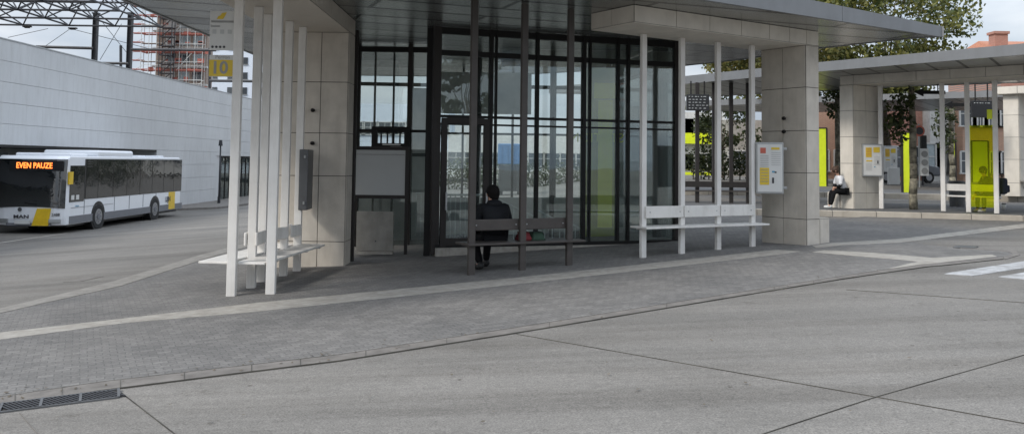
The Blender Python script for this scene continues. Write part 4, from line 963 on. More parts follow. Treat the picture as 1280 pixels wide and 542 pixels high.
# ---------------------------------------------------------------- scaffolded tower and pale apartment block
def tower():
    Y = 150.0; a = P(193, 115, Y); b = P(257, 115, Y); w = b.x-a.x; zt = P(220, -25, Y).z; z0 = -1
    o = empty('tower_block', ((a.x+b.x)/2, Y, z0)); H = zt-z0; D = 3
    MB().box((0, D/2, H/2), (w, D, H)).build('wall', M['tower'], o)
    fl = 3.05; nf = int(H/fl); k0 = 4
    for k in range(k0, nf+1):
        z = k*fl
        MB().box((0, -.3, z), (w+.6, .9, .3)).build('floor_slab', M['tower_white'], o)
        for i in range(3):
            x = -w*.22+i*w*.27
            if random.random() < .85:
                MB().box((x+.1, -.08, z+1.5), (1.7, .12, 1.7)).build('window', random.choice([M['window_pale'], M['tower_white'], M['window']]), o)
    tag(o, 'half finished tower block with brown floors and pale window panels behind the scaffolding', 'tower block')
    s = empty('scaffolding', ((a.x+b.x)/2, Y-2.0, z0)); poles = MB(); reds = MB(); wood = MB(); x0 = -w/2-1.2; n = 8
    for i in range(n+1):
        x = x0+(w+1.6)*i/n
        for yy in (0, -1.2): poles.tube((x, yy, 0), (x, yy, H), .055, n=5)
    for k in range(3, nf*2):
        z = k*fl/2+.6
        if k % 2: reds.box((0-.3, -.6, z), (w+1.6, 1.1, .10)); poles.tube((x0, -1.2, z+.9), (x0+w+1.6, -1.2, z+.9), .04, n=5); reds.box((-.3, -1.22, z+.18), (w+1.6, .03, .16))
        else: poles.tube((x0, -1.2, z), (x0+w+1.6, -1.2, z), .05, n=5); wood.box((x0+1.5, -.6, z), (3.2, 1.2, .12)); poles.tube((x0, 0, z), (x0+w+1.6, 0, z), .05, n=5)
        reds.box((x0-.7+random.uniform(-.1, .1), -.5, z+.2), (1.8, 1.0, .14)); poles.tube((x0-1.6, -.6, z), (x0, -.6, z+.8), .04, n=5)
        if k % 3 == 0: poles.tube((x0+4+k % 5, -1.2, z-1.5), (x0+6.5+k % 5, -1.2, z+1.4), .05, n=5)
    for i in range(60):
        kx = random.uniform(x0, -x0); kz = random.randint(8, nf*2)*fl/2; reds.box((kx, -.9, kz+.8), (random.uniform(.3, 1.2), .1, random.uniform(.2, .9)))
    poles.build('poles', M['tower_white'], s); reds.build('red_boards', M['scaff_red'], s); wood.build('wood_boards', M['scaff_wood'], s)
    st = MB()
    for k in range(5, nf*2): st.box((-.9, -2.0, k*fl/2), (2.0, 1.4, .12)); st.bar((-1.8, -2.4, k*fl/2), (0, -2.4, (k+1)*fl/2), .2, .1)
    for x in (-1.9, .1):
        for yy in (-1.4, -2.7): st.tube((x, yy, 0), (x, yy, H), .08, n=5)
    st.build('stair_tower', M['steel'], s)
    tag(s, 'scaffolding with red boards round the tower block above the white wall', 'scaffolding')
    def block(pxa, pxb, pyt, Y, label, mt):
        a = P(pxa, 120, Y); b = P(pxb, 120, Y); w = b.x-a.x; zt = P(pxa, pyt, Y).z
        o = empty('apartment_block', ((a.x+b.x)/2, Y, -1)); H = zt+1
        MB().box((0, 5, H/2), (w, 10, H)).build('wall', mt, o)
        for k in range(2, int(H/3)):
            for i in range(int(w/3)):
                x = -w/2+1.6+i*3
                fr = MB().box((x, -.06, k*3+1.3), (.95, .12, 1.35)).build('window', M['window'], o)
                MB().box((x, -.13, k*3+.55), (1.15, .2, .1)).build('sill', M['case'], fr)
        tag(o, label, 'apartment block')
    block(258, 352, 22, 175, 'pale blue white apartment block with small windows behind the stop sign', M['blue_white'])
tower()

# ---------------------------------------------------------------- trees
def leaves(mb, centre, r, n, size, flat=1.0, core=.35):
    for i in range(n):
        d = Vector((random.gauss(0, 1), random.gauss(0, 1), random.gauss(0, 1))).normalized(); rr = r*(core+(1-core)*random.random()**.6)
        p = Vector(centre)+Vector((d.x*rr, d.y*rr, d.z*rr*flat))
        a = Vector((random.gauss(0, 1), random.gauss(0, 1), random.gauss(0, 1))).normalized(); b = a.cross(Vector((random.gauss(0, 1), random.gauss(0, 1), random.gauss(0, 1)))).normalized()
        s = size*random.uniform(.6, 1.3)
        vs = [mb.bm.verts.new(p+a*s), mb.bm.verts.new(p+b*s*.55), mb.bm.verts.new(p-a*s*.8), mb.bm.verts.new(p-b*s*.55)]; mb.bm.faces.new(vs)
def tree(name, x, y, h, r, label, lm, bm_, clumps=22, per=170, size=.16, trunk_r=.18, trunk_h=None, group=None, crown_z=None, flat=.8, squash=1.0):
    z0 = zg(x, y); o = empty(name, (x, y, z0)); th = trunk_h or h*.35; t = MB(); p = Vector((0, 0, 0)); rr = trunk_r
    steps = 5
    for i in range(steps):
        q = Vector((random.uniform(-.04, .04)*th, random.uniform(-.04, .04)*th, th*(i+1)/steps)); t.tube(p, q, rr, rr*.88, n=10); p = q; rr *= .88
    cz = crown_z or (h+th)/2; hh = (h-th)/2*1.05
    cl = MB(); tips = []
    for i in range(clumps):
        a = random.uniform(0, 6.283); e = random.uniform(-.9, 1); rad = math.sqrt(max(0, 1-e*e))*random.uniform(.45, 1.0)
        c = Vector((math.cos(a)*rad*r, math.sin(a)*rad*r*squash, cz+e*hh)); tips.append(c)
        leaves(cl, c, r*random.uniform(.22, .40), per, size, flat)
    for c in tips[:14]:
        m1 = p.lerp(c, .5)+Vector((0, 0, .1*h*random.uniform(-.3, .6))); t.tube(p-Vector((0, 0, .1)), m1, rr*.55, rr*.3, n=6); t.tube(m1, c, rr*.3, rr*.1, n=5)
    t.build('trunk', bm_, o, smooth=True); cl.build('crown', lm, o)
    return tag(o, label, 'tree', group)
tg = 'broad trees behind the canopies'
tree('plane_tree', 16.5, 52, 13.5, 5.2, 'large green brown tree above the sharp corner of the main canopy', M['leaf'], M['bark'], clumps=56, per=230, size=.15, trunk_r=.3, trunk_h=4.5, group=tg)
tree('plane_tree', 21.3, 50, 14.5, 4.3, 'tallest tree with thick foliage left of the red brick chimney', M['leaf'], M['bark'], clumps=66, per=270, size=.15, trunk_r=.3, trunk_h=4.5, group=tg)
tree('plane_tree', 40, 58, 15, 4.2, 'tree whose leaves enter the top right corner above the red roof', M['leaf'], M['bark'], clumps=40, per=160, size=.17, trunk_r=.3, trunk_h=5, group=tg)
tree('plane_tree', 13.8, 46, 9.2, 3.4, 'pale leaved low tree seen between main canopy and the white right posts', M['leaf_bright'], M['bark'], clumps=36, per=280, size=.15, trunk_r=.2, trunk_h=4.5, group=tg)
tree('plane_tree', 9.8, 60, 5.4, 2.2, 'small tree behind the white posts of the right bench', M['leaf_dark'], M['bark'], clumps=16, per=150, size=.14, trunk_r=.14, trunk_h=2, group=tg)
tree('plane_tree', 14.3, 60, 5.6, 2.4, 'small tree behind the dark bench posts on the second platform', M['leaf_dark'], M['bark'], clumps=16, per=150, size=.14, trunk_r=.14, trunk_h=2, group=tg)
sg = 'young plane trees on the platforms'
PZ2 = .45
def young(px, py, Y=None, h=4.0, r=.6, label='', ttop=3.4, cz=None, cx=0):
    g = G(px, py, z=PZ2 if Y is None else None); x, y = g.x, g.y
    if Y: x = P(px, 200, Y).x; y = Y
    z0 = PZ2; o = empty('young_tree', (x, y, z0)); t = MB(); p = Vector((0, 0, 0))
    for i in range(8):
        q = Vector((random.uniform(-.03, .03), 0, ttop*(i+1)/8)); t.tube(p, q, .13-.005*i, .125-.005*i, n=10); p = q
    t.build('trunk', M['plane_bark'], o, smooth=True); c = MB()
    for i in range(9):
        cc = Vector((cx+random.uniform(-r, r)*.7, random.uniform(-r, r)*.6, (cz or 3)+random.uniform(-.8, .8))); leaves(c, cc, .32, 60, .085); 
    c.build('crown', M['leaf_dark'], o); return tag(o, label, 'tree', sg)
young(1142, 261.5, h=4, r=.30, label='young mottled tree in front of the white right posts with a leafy left side', ttop=3.8, cz=2.9, cx=-.42)
young(1047, 255, Y=33, r=.4, label='young tree trunk just behind the person in the white shirt', ttop=3.9, cz=3.6)
young(1190, 250, Y=36, r=.4, label='young slim tree seen between the two right white posts', ttop=3.7, cz=2.7, cx=-.3)

# ---------------------------------------------------------------- second platform and canopy
plat = [(3, 27.2), (7.35, 26.4), (9.5, 26.1), (11.8, 25.4), (14.2, 24.5), (19, 22.0), (26, 19), (30, 26), (18, 31.5), (10, 32.5), (3, 31.0)]
o = MB().prism(plat, .20, PZ2-.008).build('platform', M['asphalt'], None); tag(o, kind='structure')
kb = MB()
for i in range(6):
    a = Vector(plat[i]); b = Vector(plat[i+1]); k = max(1, round((b-a).length/1.2)); d = (b-a)/k; u = d.normalized(); n = Vector((u.y, -u.x))
    for j in range(k):
        p = a+d*j+u*.006; q = a+d*(j+1)-u*.006; kb.prism([tuple(p+n*.012), tuple(q+n*.012), tuple(q-n*.28), tuple(p-n*.28)], .21, PZ2)
kb.build('platform_kerb', M['kerb_pale'], None, bevel=.015); tag(bpy.data.objects['platform_kerb'], kind='structure')
plat3 = [(7, 36.5), (16, 35), (22, 33.6), (30, 31), (40, 28), (42, 40), (20, 42), (7, 42)]
o = MB().prism(plat3, .3, .70).build('platform', M['asphalt'], None); tag(o, kind='structure')
kb = MB()
for i in range(4):
    a = Vector(plat3[i]); b = Vector(plat3[i+1]); k = max(1, round((b-a).length/1.2)); d = (b-a)/k; u = d.normalized(); n = Vector((u.y, -u.x))
    for j in range(k):
        p = a+d*j+u*.006; q = a+d*(j+1)-u*.006; kb.prism([tuple(p+n*.012), tuple(q+n*.012), tuple(q-n*.28), tuple(p-n*.28)], .31, .708)
x = kb.build('platform_kerb', M['kerb_pale'], None, bevel=.015); tag(x, kind='structure')
roof('canopy_roof', [(1.5, 36), (6.1, 31), (9.13, 26.45), (12.7, 21.9), (17.5, 16.5), (24, 20), (21, 26.5), (14, 31), (8, 37)], 4.60, .27, 'flat grey canopy roof over the second platform at right', smat=M['soffit2'], group='flat canopy roofs of the bus station')
# its beam and pillar
q0 = Vector((10.35, 27.75)); ub = Vector((3.6, -3.9)).normalized()
ub = Vector((.68, -.73)); nb = Vector((.73, .68))
bl = [(10.40, 27.8), (10.66, 27.4), (14.0, 24.0), (18.5, 19.6), (19.4, 20.6), (14.9, 25.2), (11.6, 28.5)]
beam('canopy_beam', bl, 4.32, 4.597, [[], [.2, .4, .6, .8], [.25, .5, .75], [], [.5], [.5], []], 'pale panelled beam of the canopy over the second platform', M['stone_pale'])
pillar('stone_pillar', [(10.40, 27.85), (10.66, 27.45), (11.66, 28.0), (11.4, 28.4)], PZ2-.01, [PZ2-.01, .93, 1.85, 2.68, 3.5, 4.30], [[], [.5], [], []], M['stone_pale'],
       'pale stone pillar with low block where the person in the white shirt sits', 'stone clad canopy pillars', block=[(10.10, 28.15), (10.37, 27.86), (10.9, 28.25), (10.65, 28.6)])
lab = ['slim white post right of the second pillar, nearest to its notice case', 'slim white post at the left end of the far bench', 'slim white post between the white and lime halves of the far bench', 'slim white post in front of the person with a backpack']
R2 = []
for (x, y), l in zip(((11.60, 27.65), (13.0, 26.55), (13.55, 26.15), (14.05, 25.55)), lab):
    post((x, y, PZ2), 4.31, .13, .08, R(-40), M['white'], l, wp); R2.append(Vector((x, y, 0)))
def far_bench():
    a, b, c = R2[1], R2[2], R2[3]
    o = empty('bench', (b.x, b.y, PZ2))
    u = (c-a).normalized(); n = Vector((-u.y, u.x, 0))
    for p, q in ((a, b), (b, c)):
        s = MB(); s.bar(p-b+n*.08+Vector((0, 0, .72)), q-b+n*.08+Vector((0, 0, .72)), .035, .2); s.build('backrest', M['white'], o)
        s = MB(); s.bar(p-b+n*.26+Vector((0, 0, .46)), q-b+n*.26+Vector((0, 0, .46)), .38, .04); s.build('seat', M['white'], o)
    tag(o, 'white bench between slim white posts half behind a lime glass sheet', 'bench', 'benches under the canopies')
    gl = empty('lime_glass_screen', ((b.x+c.x)/2, (b.y+c.y)/2, PZ2), math.atan2((c-b).y, (c-b).x)); L_ = (c-b).length
    MB().box((0, 0, 1.36), (L_-.14, .015, 2.4)).build('pane', M['lime_glass'], gl)
    tag(gl, 'lime tinted glass sheet between two slim white posts in front of the far bench', 'glass screen')
far_bench()
pz = Vector((14.35, 26.25))
person((pz.x, pz.y, PZ2), R(100), 'person with a navy backpack sitting at the far bench by the lime glass', top='shirt', top_mat=M['jacket'], legs_mat=M['jeans'], shoe_mat=M['cabinet'], hair_mat=M['hair'], lean=.22, seat=.46, armL=(1, (.05, .5, .62), (.0, .62, .5)))
bp_ = MB().box((0, 0, 0), (.30, .2, .48)); o = empty('backpack', (pz.x+.24, pz.y-.03, PZ2+.78), R(100)); bp_.build('main_bag', M['backpack'], o, bevel=.07, seg=3); MB().box((0, -.14, -.08), (.22, .1, .22)).build('front_pocket', M['backpack'], o, bevel=.04); MB().box((0, 0, .28), (.05, .03, .06)).build('handle', M['ink'], o)
tag(o, 'navy backpack on the back of the person at the far bench', 'backpack')
g = G(1255, 261.8, z=PZ2); o = empty('paper_cup', (g.x, g.y, PZ2)); MB().tube((0, 0, 0), (0, 0, .17), .05, .07, n=14).build('cup', M['paper'], o, smooth=True); MB().tube((0, 0, .17), (0, 0, .2), .072, .06, n=14).build('lid', M['ink'], o); tag(o, 'white cup with dark lid on the ground right of the slim white posts', 'cup')
# person with white shirt on the block
person((10.44, 27.62, PZ2), R(94), 'person in a white shirt and black trousers sitting on the second pillar block', top='shirt', top_mat=M['white_cloth'], legs_mat=M['trousers'], shoe_mat=M['paper'], hair_mat=M['hair_brown'], lean=.18, seat=.50, s=.93, sleeve_mat=M['jacket'], bun=True, head_turn=(0, .04), feet=(.12, .02))
# notice cases on second pillar and on a far post
a = P(1077, 200, 27.6); b = P(1102, 200, 27.6)
notice_case('notice_case', (a.x+b.x)/2, 27.6, (P(1090, 180, 27.6).z+P(1090, 220.5, 27.6).z)/2, b.x-a.x, P(1090, 180, 27.6).z-P(1090, 220.5, 27.6).z, .14, R(2), 'white notice case with two yellow posters on the second pillar', 1)
a = P(1103, 200, 33); b = P(1121, 200, 33)
notice_case('notice_case', (a.x+b.x)/2, 33, P(1112, 199, 33).z, b.x-a.x, P(1112, 182, 33).z-P(1112, 215, 33).z, .14, 0, 'smaller far notice case right of the first slim white post', 1)
o = MB().box((0, 0, 0), (.42, .12, .62)); o = o.build('sign_board', M['paper'], None, bevel=.01); p = P(1117, 220, 32.5); o.location = p; tag(o, 'plain white board low beside the far notice case', 'sign board')

# dark bench row on the second platform behind the right white bench
def dark_bench():
    xs = [P(x, 240, 30.5) for x in (871.5, 892.5, 914, 935)]
    for p, l in zip(xs, ('first dark post of the far dark bench seen from the left', 'second dark post of the far dark bench, behind a white post', 'third dark post of the far dark bench with leaves behind it', 'last dark post of the far dark bench, left of the notice case')):
        post((p.x, 30.5, PZ2-.05), 4.6, .13, .1, 0, M['darkb'], l, 'dark posts of the far bench')
    o = empty('bench', ((xs[0].x+xs[3].x)/2, 30.5, PZ2)); c = (xs[0].x+xs[3].x)/2
    L_ = 3.2
    MB().box((-.2, -.09, .63), (L_, .05, .20)).build('backrest', M['darkb'], o); MB().box((-.2, .1, .40), (L_, .4, .045)).build('seat', M['brown'], o)
    tag(o, 'far dark brown bench visible through the white posts of the right bench', 'bench', 'benches under the canopies')
dark_bench()
def display_board(px0, px1, py0, py1, Y, label, zs, rows=5):
    a = P(px0, py0, Y); b = P(px1, py1, Y); w = b.x-a.x; h = a.z-b.z
    o = empty('display_board', ((a.x+b.x)/2, Y, a.z)); MB().box((0, 0, -h/2), (w, .15, h)).build('casing', M['black'], o, bevel=.01)
    t = MB(); rnd = random.Random(3)
    for i in range(rows):
        x = -w*.42
        while x < w*.38:
            l = rnd.uniform(.03, .09); t.box((x+l/2, -.08, -h*(.14+.18*i)), (l, .01, h*.035)); x += l+rnd.uniform(.03, .08)
    t.build('text_rows', M['board'], o)
    for s in (-1, 1): MB().tube((s*w*.3, 0, 0), (s*w*.3, 0, zs-a.z), .025, n=6).build('hanger', M['dark'], o)
    tag(o, label, 'display board', 'hanging departure boards')
display_board(858, 886, 118, 138.5, 30, 'black departure board hanging left behind the second white post', 4.6)
display_board(1214, 1240, 126, 147, 33, 'black departure board hanging behind the lime glass', 4.95, 1)

# third canopy with pillar
roof('canopy_roof', [(6, 50), (14, 44), (21.5, 38.6), (30, 33), (40, 40), (30, 46), (16, 52)], 4.9, .28, 'far flat canopy roof over the third platform', smat=M['soffit2'], group='flat canopy roofs of the bus station')
pp3 = P(1260, 243, 33.8)
pillar('stone_pillar', [(pp3.x, 34.0), (pp3.x+.35, 33.6), (pp3.x+1.5, 34.6), (pp3.x+1.1, 35.0)], .69, [.69, 1.2, 2.1, 2.95, 3.8, 4.6], [[], [.5], [], []], M['stone_pale'], 'far pale stone pillar at the right edge of the view', 'stone clad canopy pillars')
beam('canopy_beam', [(pp3.x-.3, 34.0), (pp3.x+.2, 33.4), (pp3.x+6, 30.5), (pp3.x+6.6, 32), (pp3.x+1.2, 35.2)], 4.61, 4.897, [[], [.3, .6], [], [.5], []], 'panelled beam of the far canopy at the right edge', M['stone_pale'])
pq = P(1276, 205, 33.7); tb = empty('wall_table', (pq.x, 33.6, P(1276, 226, 33.7).z)); MB().box((.2, 0, 0), (.6, .4, .05)).build('shelf', M['cabinet'], tb); MB().bar((.2, 0, -.03), (.2, .3, -.35), .04).build('bracket', M['dark'], tb); tag(tb, 'small shelf fixed to the far pillar at the right edge', 'shelf')

# lime panels, hedge, far buildings
def panel(name, px0, px1, py0, py1, Y, material, label, cat, thick=.08):
    a = P(px0, py0, Y); b = P(px1, py1, Y); w = b.x-a.x; z0 = max(b.z, zg(b.x, Y)+.0)
    o = empty(name, ((a.x+b.x)/2, Y, b.z)); MB().box((0, 0, (a.z-b.z)/2), (w-.1, thick*.5, a.z-b.z-.05)).build('sheet', material, o)
    f = MB(); h = a.z-b.z
    for s in (-1, 1): f.box((s*w/2, 0, h/2), (.07, thick, h))
    f.box((0, 0, h), (w, thick, .06)); f.build('frame', M['darkb'], o); tag(o, label, cat, 'lime green panels on the platforms')
panel('lime_screen', 1022, 1034, 160, 246, 44, M['lime'], 'narrow lime panel left of the person in the white shirt', 'screen')
panel('lime_screen', 1127, 1140, 165, 247, 37, M['lime'], 'lime panel just left of the mottled young tree', 'screen')
panel('lime_screen', 1187, 1195, 175, 232, 41, M['lime'], 'thin lime panel right of the second slim white post', 'screen')
panel('lime_screen', 1214, 1236, 176, 228, 43, M['lime'], 'lime panel behind the lime glass sheet', 'screen')
def building(name, pxa, pxb, pyt, Y, depth, mt, label, floors=2, nw=4, wmat='window', z0=0.3, roofm=None, win=(1.0, 1.5), fh=3.2, base_mat=None):
    a = P(pxa, 200, Y); b = P(pxb, 200, Y); w = b.x-a.x; zt = P((pxa+pxb)/2, pyt, Y).z; H = zt-z0
    o = empty(name, ((a.x+b.x)/2, Y, z0)); MB().box((0, depth/2, H/2), (w, depth, H)).build('wall', mt, o)
    for k in range(floors):
        for i in range(nw):
            x = -w/2+w*(i+.5)/nw; z = 1.1+k*fh+win[1]/2
            if z+win[1]/2 > H: continue
            f = MB(); 
            for s in (-1, 1): f.box((x+s*win[0]/2, -.04, z), (.09, .1, win[1]))
            f.box((x, -.04, z+win[1]/2), (win[0], .1, .09)); f.box((x, -.07, z-win[1]/2), (win[0]+.2, .18, .08)); f.box((x, -.04, z+.1), (win[0], .08, .05)); f.box((x, -.04, z), (.05, .08, win[1]))
            fo = f.build('window', M['tower_white'], o); MB().box((x, .0, z), (win[0]-.05, .05, win[1]-.05)).build('pane', M[wmat], fo)
    if roofm:
        r = MB(); pts = [(-w/2-.3, -.3, H), (w/2+.3, -.3, H), (w/2+.3, depth+.3, H), (-w/2-.3, depth+.3, H), (-w/2+.5, depth/2, H+depth*.16), (w/2-.5, depth/2, H+depth*.16)]
        v = [r.bm.verts.new(p) for p in pts]
        for f_ in ((0, 1, 5, 4), (1, 2, 5), (2, 3, 4, 5), (3, 0, 4), (0, 3, 2, 1)): r.bm.faces.new([v[i] for i in f_])
        ro = r.build('roof', M[roofm], o)
        c = MB().box((-w/2+.75, depth*.2, H+.7), (1.0, .9, 1.6)); c.box((-w/2+.75, depth*.2, H+1.55), (1.2, 1.1, .2)); c.build('chimney', M['brick'], ro)
    return tag(o, label, 'building', 'houses beyond the bus station')
building('row_house', 1253, 1345, 64, 66, 8, M['brick'], 'red brick house whose tiled roof and chimney rise above the right canopy', floors=2, nw=5, roofm='roof')
building('row_house', 1090, 1162, 128, 58, 8, M['brick'], 'red brick house behind the mottled young tree', floors=1, nw=3, win=(1.4, 1.7))
building('row_house', 1163, 1203, 132, 57, 8, M['render'], 'white fronted house with large windows seen between slim white posts', floors=2, nw=3, win=(1.4, 1.9), wmat='window_pale', fh=2.7)
building('row_house', 1204, 1262, 120, 56, 8, M['orange_brick'], 'orange brick house behind the lime glass sheet', floors=2, nw=4, win=(1.1, 1.4), wmat='window', fh=3)
building('office_building', 800, 906, 140, 75, 10, M['render'], 'long pale office building with lime bands behind the far dark bench', floors=2, nw=7, win=(2.0, 1.2), fh=3)
p = P(855, 180, 74.5); lb = MB().box((0, 0, 0), (12, .3, .9)); lb.box((0, 0, -3.4), (12, .3, 1.1)); o = lb.build('lime_banner', M['lime'], None); o.location = (p.x, 74.6, P(872, 173, 74.6).z); tag(o, 'lime bands along the front of the pale office building', 'facade band')
building('row_house', 910, 975, 150, 70, 10, M['cabinet'], 'beige house left of the right stone pillar', floors=2, nw=4, fh=3)
building('row_house', 1015, 1088, 128, 62, 8, M['orange_brick'], 'orange brick house behind the second pillar', floors=1, nw=3)
building('office_building', 560, 800, 168, 85, 10, M['render'], 'low pale building seen through the glass hall', floors=2, nw=12, win=(1.6, 1.3), fh=3)
building('office_building', 436, 560, 130, 90, 10, M['blue_white'], 'pale building seen at the left end of the glass hall', floors=3, nw=7, win=(1.6, 1.3), fh=3)
def hedge(x0, x1, Y, h, label):
    o = empty('hedge', ((x0+x1)/2, Y, zg(x0, Y))); c = MB(); n = int((x1-x0)*2.2)
    for i in range(n): leaves(c, ((x0-x1)/2+(x1-x0)*(i+.5)/n, random.uniform(-.4, .4), h*.45+random.uniform(-.1, .25)*h), h*.52, 160, .12, core=.2)
    c.build('foliage', M['leaf_dark'], o); st = MB()
    for i in range(n): st.tube(((x0-x1)/2+(x1-x0)*(i+.5)/n, 0, 0), ((x0-x1)/2+(x1-x0)*(i+.5)/n, 0, h*.5), .04, n=5)
    st.build('stems', M['bark'], o); tag(o, label, 'hedge', 'hedges beyond the platforms')
hedge(10.5, 16, 52, 1.8, 'dark green hedge under the lime bands behind the far dark bench')
hedge(-6, 9, 62, 2.2, 'long green hedge seen through the glass hall')
# things seen through the hall: blue covered container
o = empty('blue_container', (P(638, 190, 48).x, 48, zg(0, 48))); MB().box((0, 0, 2.2), (1.35, 1.4, 1.1)).build('body', M['blue_cover'], o, bevel=.05); MB().box((0, 0, .9), (1.25, 1.3, 1.4)).build('lower_body', M['steel'], o)
r = MB()
for i in range(4): r.box((-.5+i*.33, -.72, 2.2), (.08, .06, 1.0))
r.build('ribs', M['blue_cover'], o)
for s in (-1, 1): MB().box((s*.5, 0, .1), (.2, 1.2, .2)).build('foot', M['dark'], o)
tag(o, 'blue container seen through the glass right of the door', 'container')
# parked car
def car(x, y, rz, label):
    z = zg(x, y); o = empty('parked_car', (x, y, z), rz)
    prof = [(-2.1, .35), (-2.15, .75), (-1.5, .92), (-.95, 1.42), (.7, 1.46), (1.5, 1.0), (2.1, .9), (2.15, .4)]
    b = MB().prism(prof, -.85, .85).xform(Matrix.Rotation(R(90), 4, 'X')); b.build('body', M['grey_car'], o, bevel=.08, seg=3)
    wn = [(-1.38, .95), (-.88, 1.36), (.62, 1.39), (1.3, 1.0)]
    b = MB().prism(wn, -.86, .86).xform(Matrix.Rotation(R(90), 4, 'X')); b.build('windows', M['black_glass'], o)
    for sx in (-1.35, 1.35):
        for sy in (-.8, .8):
            w = MB().tube((sx, sy-.1, .32), (sx, sy+.1, .32), .32, n=20).build('wheel', M['rubber'], o); MB().tube((sx, sy-.11, .32), (sx, sy+.11, .32), .19, n=14).build('rim', M['rim'], w)
    for sy in (-.6, .6):
        MB().box((-2.13, sy, .68), (.08, .35, .14)).build('headlight', M['paper'], o); MB().box((2.13, sy, .72), (.08, .3, .14)).build('tail_light', M['red'], o)
    MB().box((-2.15, 0, .5), (.06, .5, .12)).build('number_plate', M['paper'], o)
    tag(o, label, 'car')
pc = P(1122, 218, 50); car(pc.x, 50, R(12), 'dark grey parked car behind the mottled young tree')
# traffic signs
def sign(px, pyb, pyt, Y, label):
    x = P(px, 200, Y).x; z0 = zg(x, Y); zt = P(px, pyt, Y).z; o = empty('traffic_sign', (x, Y, z0))
    MB().tube((0, 0, 0), (0, 0, zt-z0), .04, n=8).build('pole', M['case'], o)
    MB().tube((0, -.04, zt-z0-.35), (0, -.07, zt-z0-.35), .27, n=24).build('disc', M['red'], o); MB().tube((0, -.072, zt-z0-.35), (0, -.08, zt-z0-.35), .19, n=24).build('disc_centre', M['ink'], o)
    b = MB()
    for i in range(3): b.tube((.25, -.04, zt-z0-1.5-.42*i), (.25, -.06, zt-z0-1.5-.42*i), .16, n=16)
    MB().box((.25, 0, zt-z0-1.9), (.42, .04, 1.35)).build('plate', M['paper'], o); b.build('symbols', M['print'], o)
    tag(o, label, 'traffic sign')
sign(1149, 240, 155, 44, 'round red rimmed traffic sign above a white symbol plate right of the mottled tree')
def traffic_light(px, py, Y, label):
    x = P(px, 200, Y).x; z0 = zg(x, Y); z = P(px, py, Y).z-z0; o = empty('traffic_light', (x, Y, z0)); MB().tube((0, 0, 0), (0, 0, z), .05, n=8).build('pole', M['steel'], o); MB().box((0, -.1, z-.4), (.3, .25, .85)).build('housing', M['black'], o, bevel=.03)
    for k in range(3): MB().tube((0, -.22, z-.15-.26*k), (0, -.26, z-.15-.26*k), .09, n=12).build('lens', M['steel'], o)
    tag(o, label, 'traffic light')
traffic_light(1153, 170, 46, 'black traffic light just under the round red traffic sign')
# litter bin
gx = P(1196, 220, 30); o = empty('litter_bin', (gx.x, 30, PZ2)); MB().tube((0, 0, 0), (0, 0, .8), .24, .26, n=20).build('body', M['case_dark'], o, smooth=False); MB().tube((0, 0, .8), (0, 0, .86), .28, .22, n=20).build('lid', M['dark'], o); tag(o, 'grey round litter bin behind the white half of the far bench', 'litter bin')
# small street signs pointing, under the second canopy
for px, py, Y, l in ((1165, 115.5, 30, 'dark arrow shaped hanging sign under the second canopy'), (1200, 131, 34, 'small dark hanging sign bar right of the arrow sign')):
    p = P(px, py, Y); o = empty('hanging_sign', p); MB().box((0, 0, 0), (.9, .05, .12)).build('bar', M['dark'], o)
    MB().prism([(-.3, -.14), (-.3, .14), (-.62, 0)], -.03, .03).xform(Matrix.Rotation(R(90), 4, 'X')).build('arrow_head', M['dark'], o); MB().tube((.2, 0, 0), (.2, 0, (4.6 if Y < 32 else 4.9)-p.z), .02, n=6).build('hanger', M['dark'], o); tag(o, l, 'sign', 'hanging signs')
p = P(1236, 142, 26.3); 
o = MB().box((0, 0, 0), (.14, .04, .28)).build('post_sign', M['lime'], None, bevel=.005); o.location = (R2[3].x-.16, R2[3].y, P(1238, 143, 25.6).z); tag(o, 'small lime sign plate on the rightmost slim white post', 'sign')

# ---------------------------------------------------------------- surroundings added behind the camera, unseen except in the glass reflections
building('office_building', 400, 900, 128, 60, 10, M['render'], 'pale building added behind the camera for reflections in the glass', floors=1, nw=14)
bb = [o for o in bpy.data.objects if o.get('label') == 'pale building added behind the camera for reflections in the glass'][0]
bb.location = (10, -42, 0); bb.rotation_euler = (0, 0, R(180))
tree('plane_tree', -12, -30, 10, 4, 'tree added behind the camera for reflections, beside the pale building', M['leaf_dark'], M['bark'], clumps=20, per=120, size=.25, trunk_r=.3, trunk_h=3.5, group=tg)
tree('plane_tree', 30, -28, 10, 4, 'second tree added behind the camera for reflections', M['leaf_dark'], M['bark'], clumps=20, per=120, size=.25, trunk_r=.3, trunk_h=3.5, group=tg)

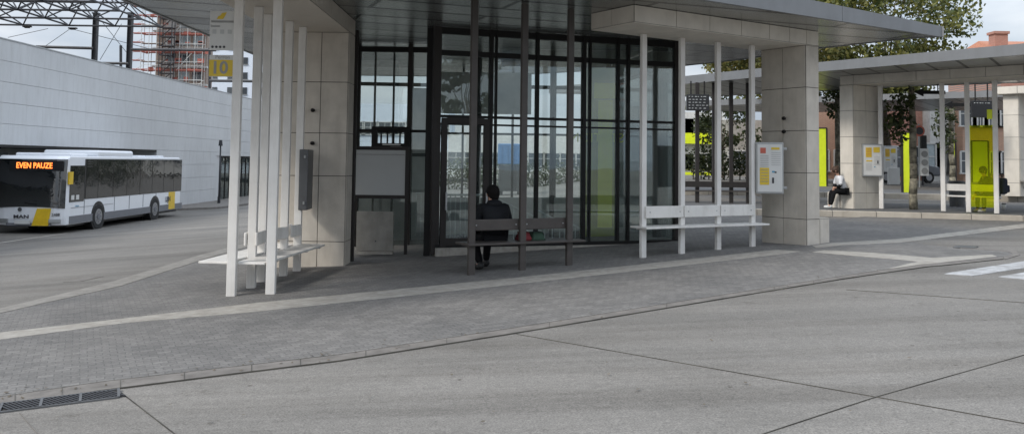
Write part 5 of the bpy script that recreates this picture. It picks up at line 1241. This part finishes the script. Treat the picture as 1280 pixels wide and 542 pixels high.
# fallen leaves and bits caught along the kerb
lt = MB(); rl = random.Random(5)
for i in range(150):
    if i % 3: 
        k = rl.uniform(0, 6.99); a = Vector(kerb_u[int(k)+1]); b = Vector(kerb_u[int(k)+2]); q = a.lerp(b, k % 1); g_ = G(q.x, q.y+rl.uniform(-4, 7))
    else: g_ = G(rl.uniform(0, 1280), rl.uniform(340, 540))
    z = g_.z+.018; a0 = rl.uniform(0, 6.28); L0 = rl.uniform(.010, .028)
    u_ = Vector((math.cos(a0), math.sin(a0), rl.uniform(-.1, .3)))*L0; v_ = Vector((-math.sin(a0), math.cos(a0), rl.uniform(-.1, .3)))*L0*.55
    c_ = Vector((g_.x, g_.y, z)); lt.poly([c_+u_, c_+v_, c_-u_, c_-v_])
tag(lt.build('fallen_leaves', M['bark'], None), 'dry leaf bits scattered along the kerb and the road', 'litter', kind='stuff')
# every countable small piece becomes an object of its own
SPLIT = ('yellow_sheet', 'pictograms', 'bolt', 'hinge', 'line_dots', 'dark_notice', 'handle', 'bracket', 'eyes', 'wiper', 'roof_hatch', 'sticker', 'face', 'sleeve', 'symbols', 'stems')
def split_loose(o):
    bm = bmesh.new(); bm.from_mesh(o.data); seen = set(); isl = []
    for v in bm.verts:
        if v.index in seen: continue
        st = [v]; cur = set()
        while st:
            w = st.pop()
            if w.index in cur: continue
            cur.add(w.index); st.extend(e.other_vert(w) for e in w.link_edges)
        seen |= cur; isl.append(cur)
    if len(isl) > 1:
        for k, cur in enumerate(isl):
            b2 = bm.copy(); b2.verts.ensure_lookup_table()
            bmesh.ops.delete(b2, geom=[v for v in b2.verts if v.index not in cur], context='VERTS')
            me = bpy.data.meshes.new(o.data.name); b2.to_mesh(me); b2.free()
            for m_ in o.data.materials: me.materials.append(m_)
            if k == 0: first = me
            else:
                c = o.copy(); c.data = me; C.objects.link(c)
        o.data = first
    bm.free()
for o in list(bpy.data.objects):
    if o.type == 'MESH' and o.parent and o.name.split('.')[0] in SPLIT: split_loose(o)
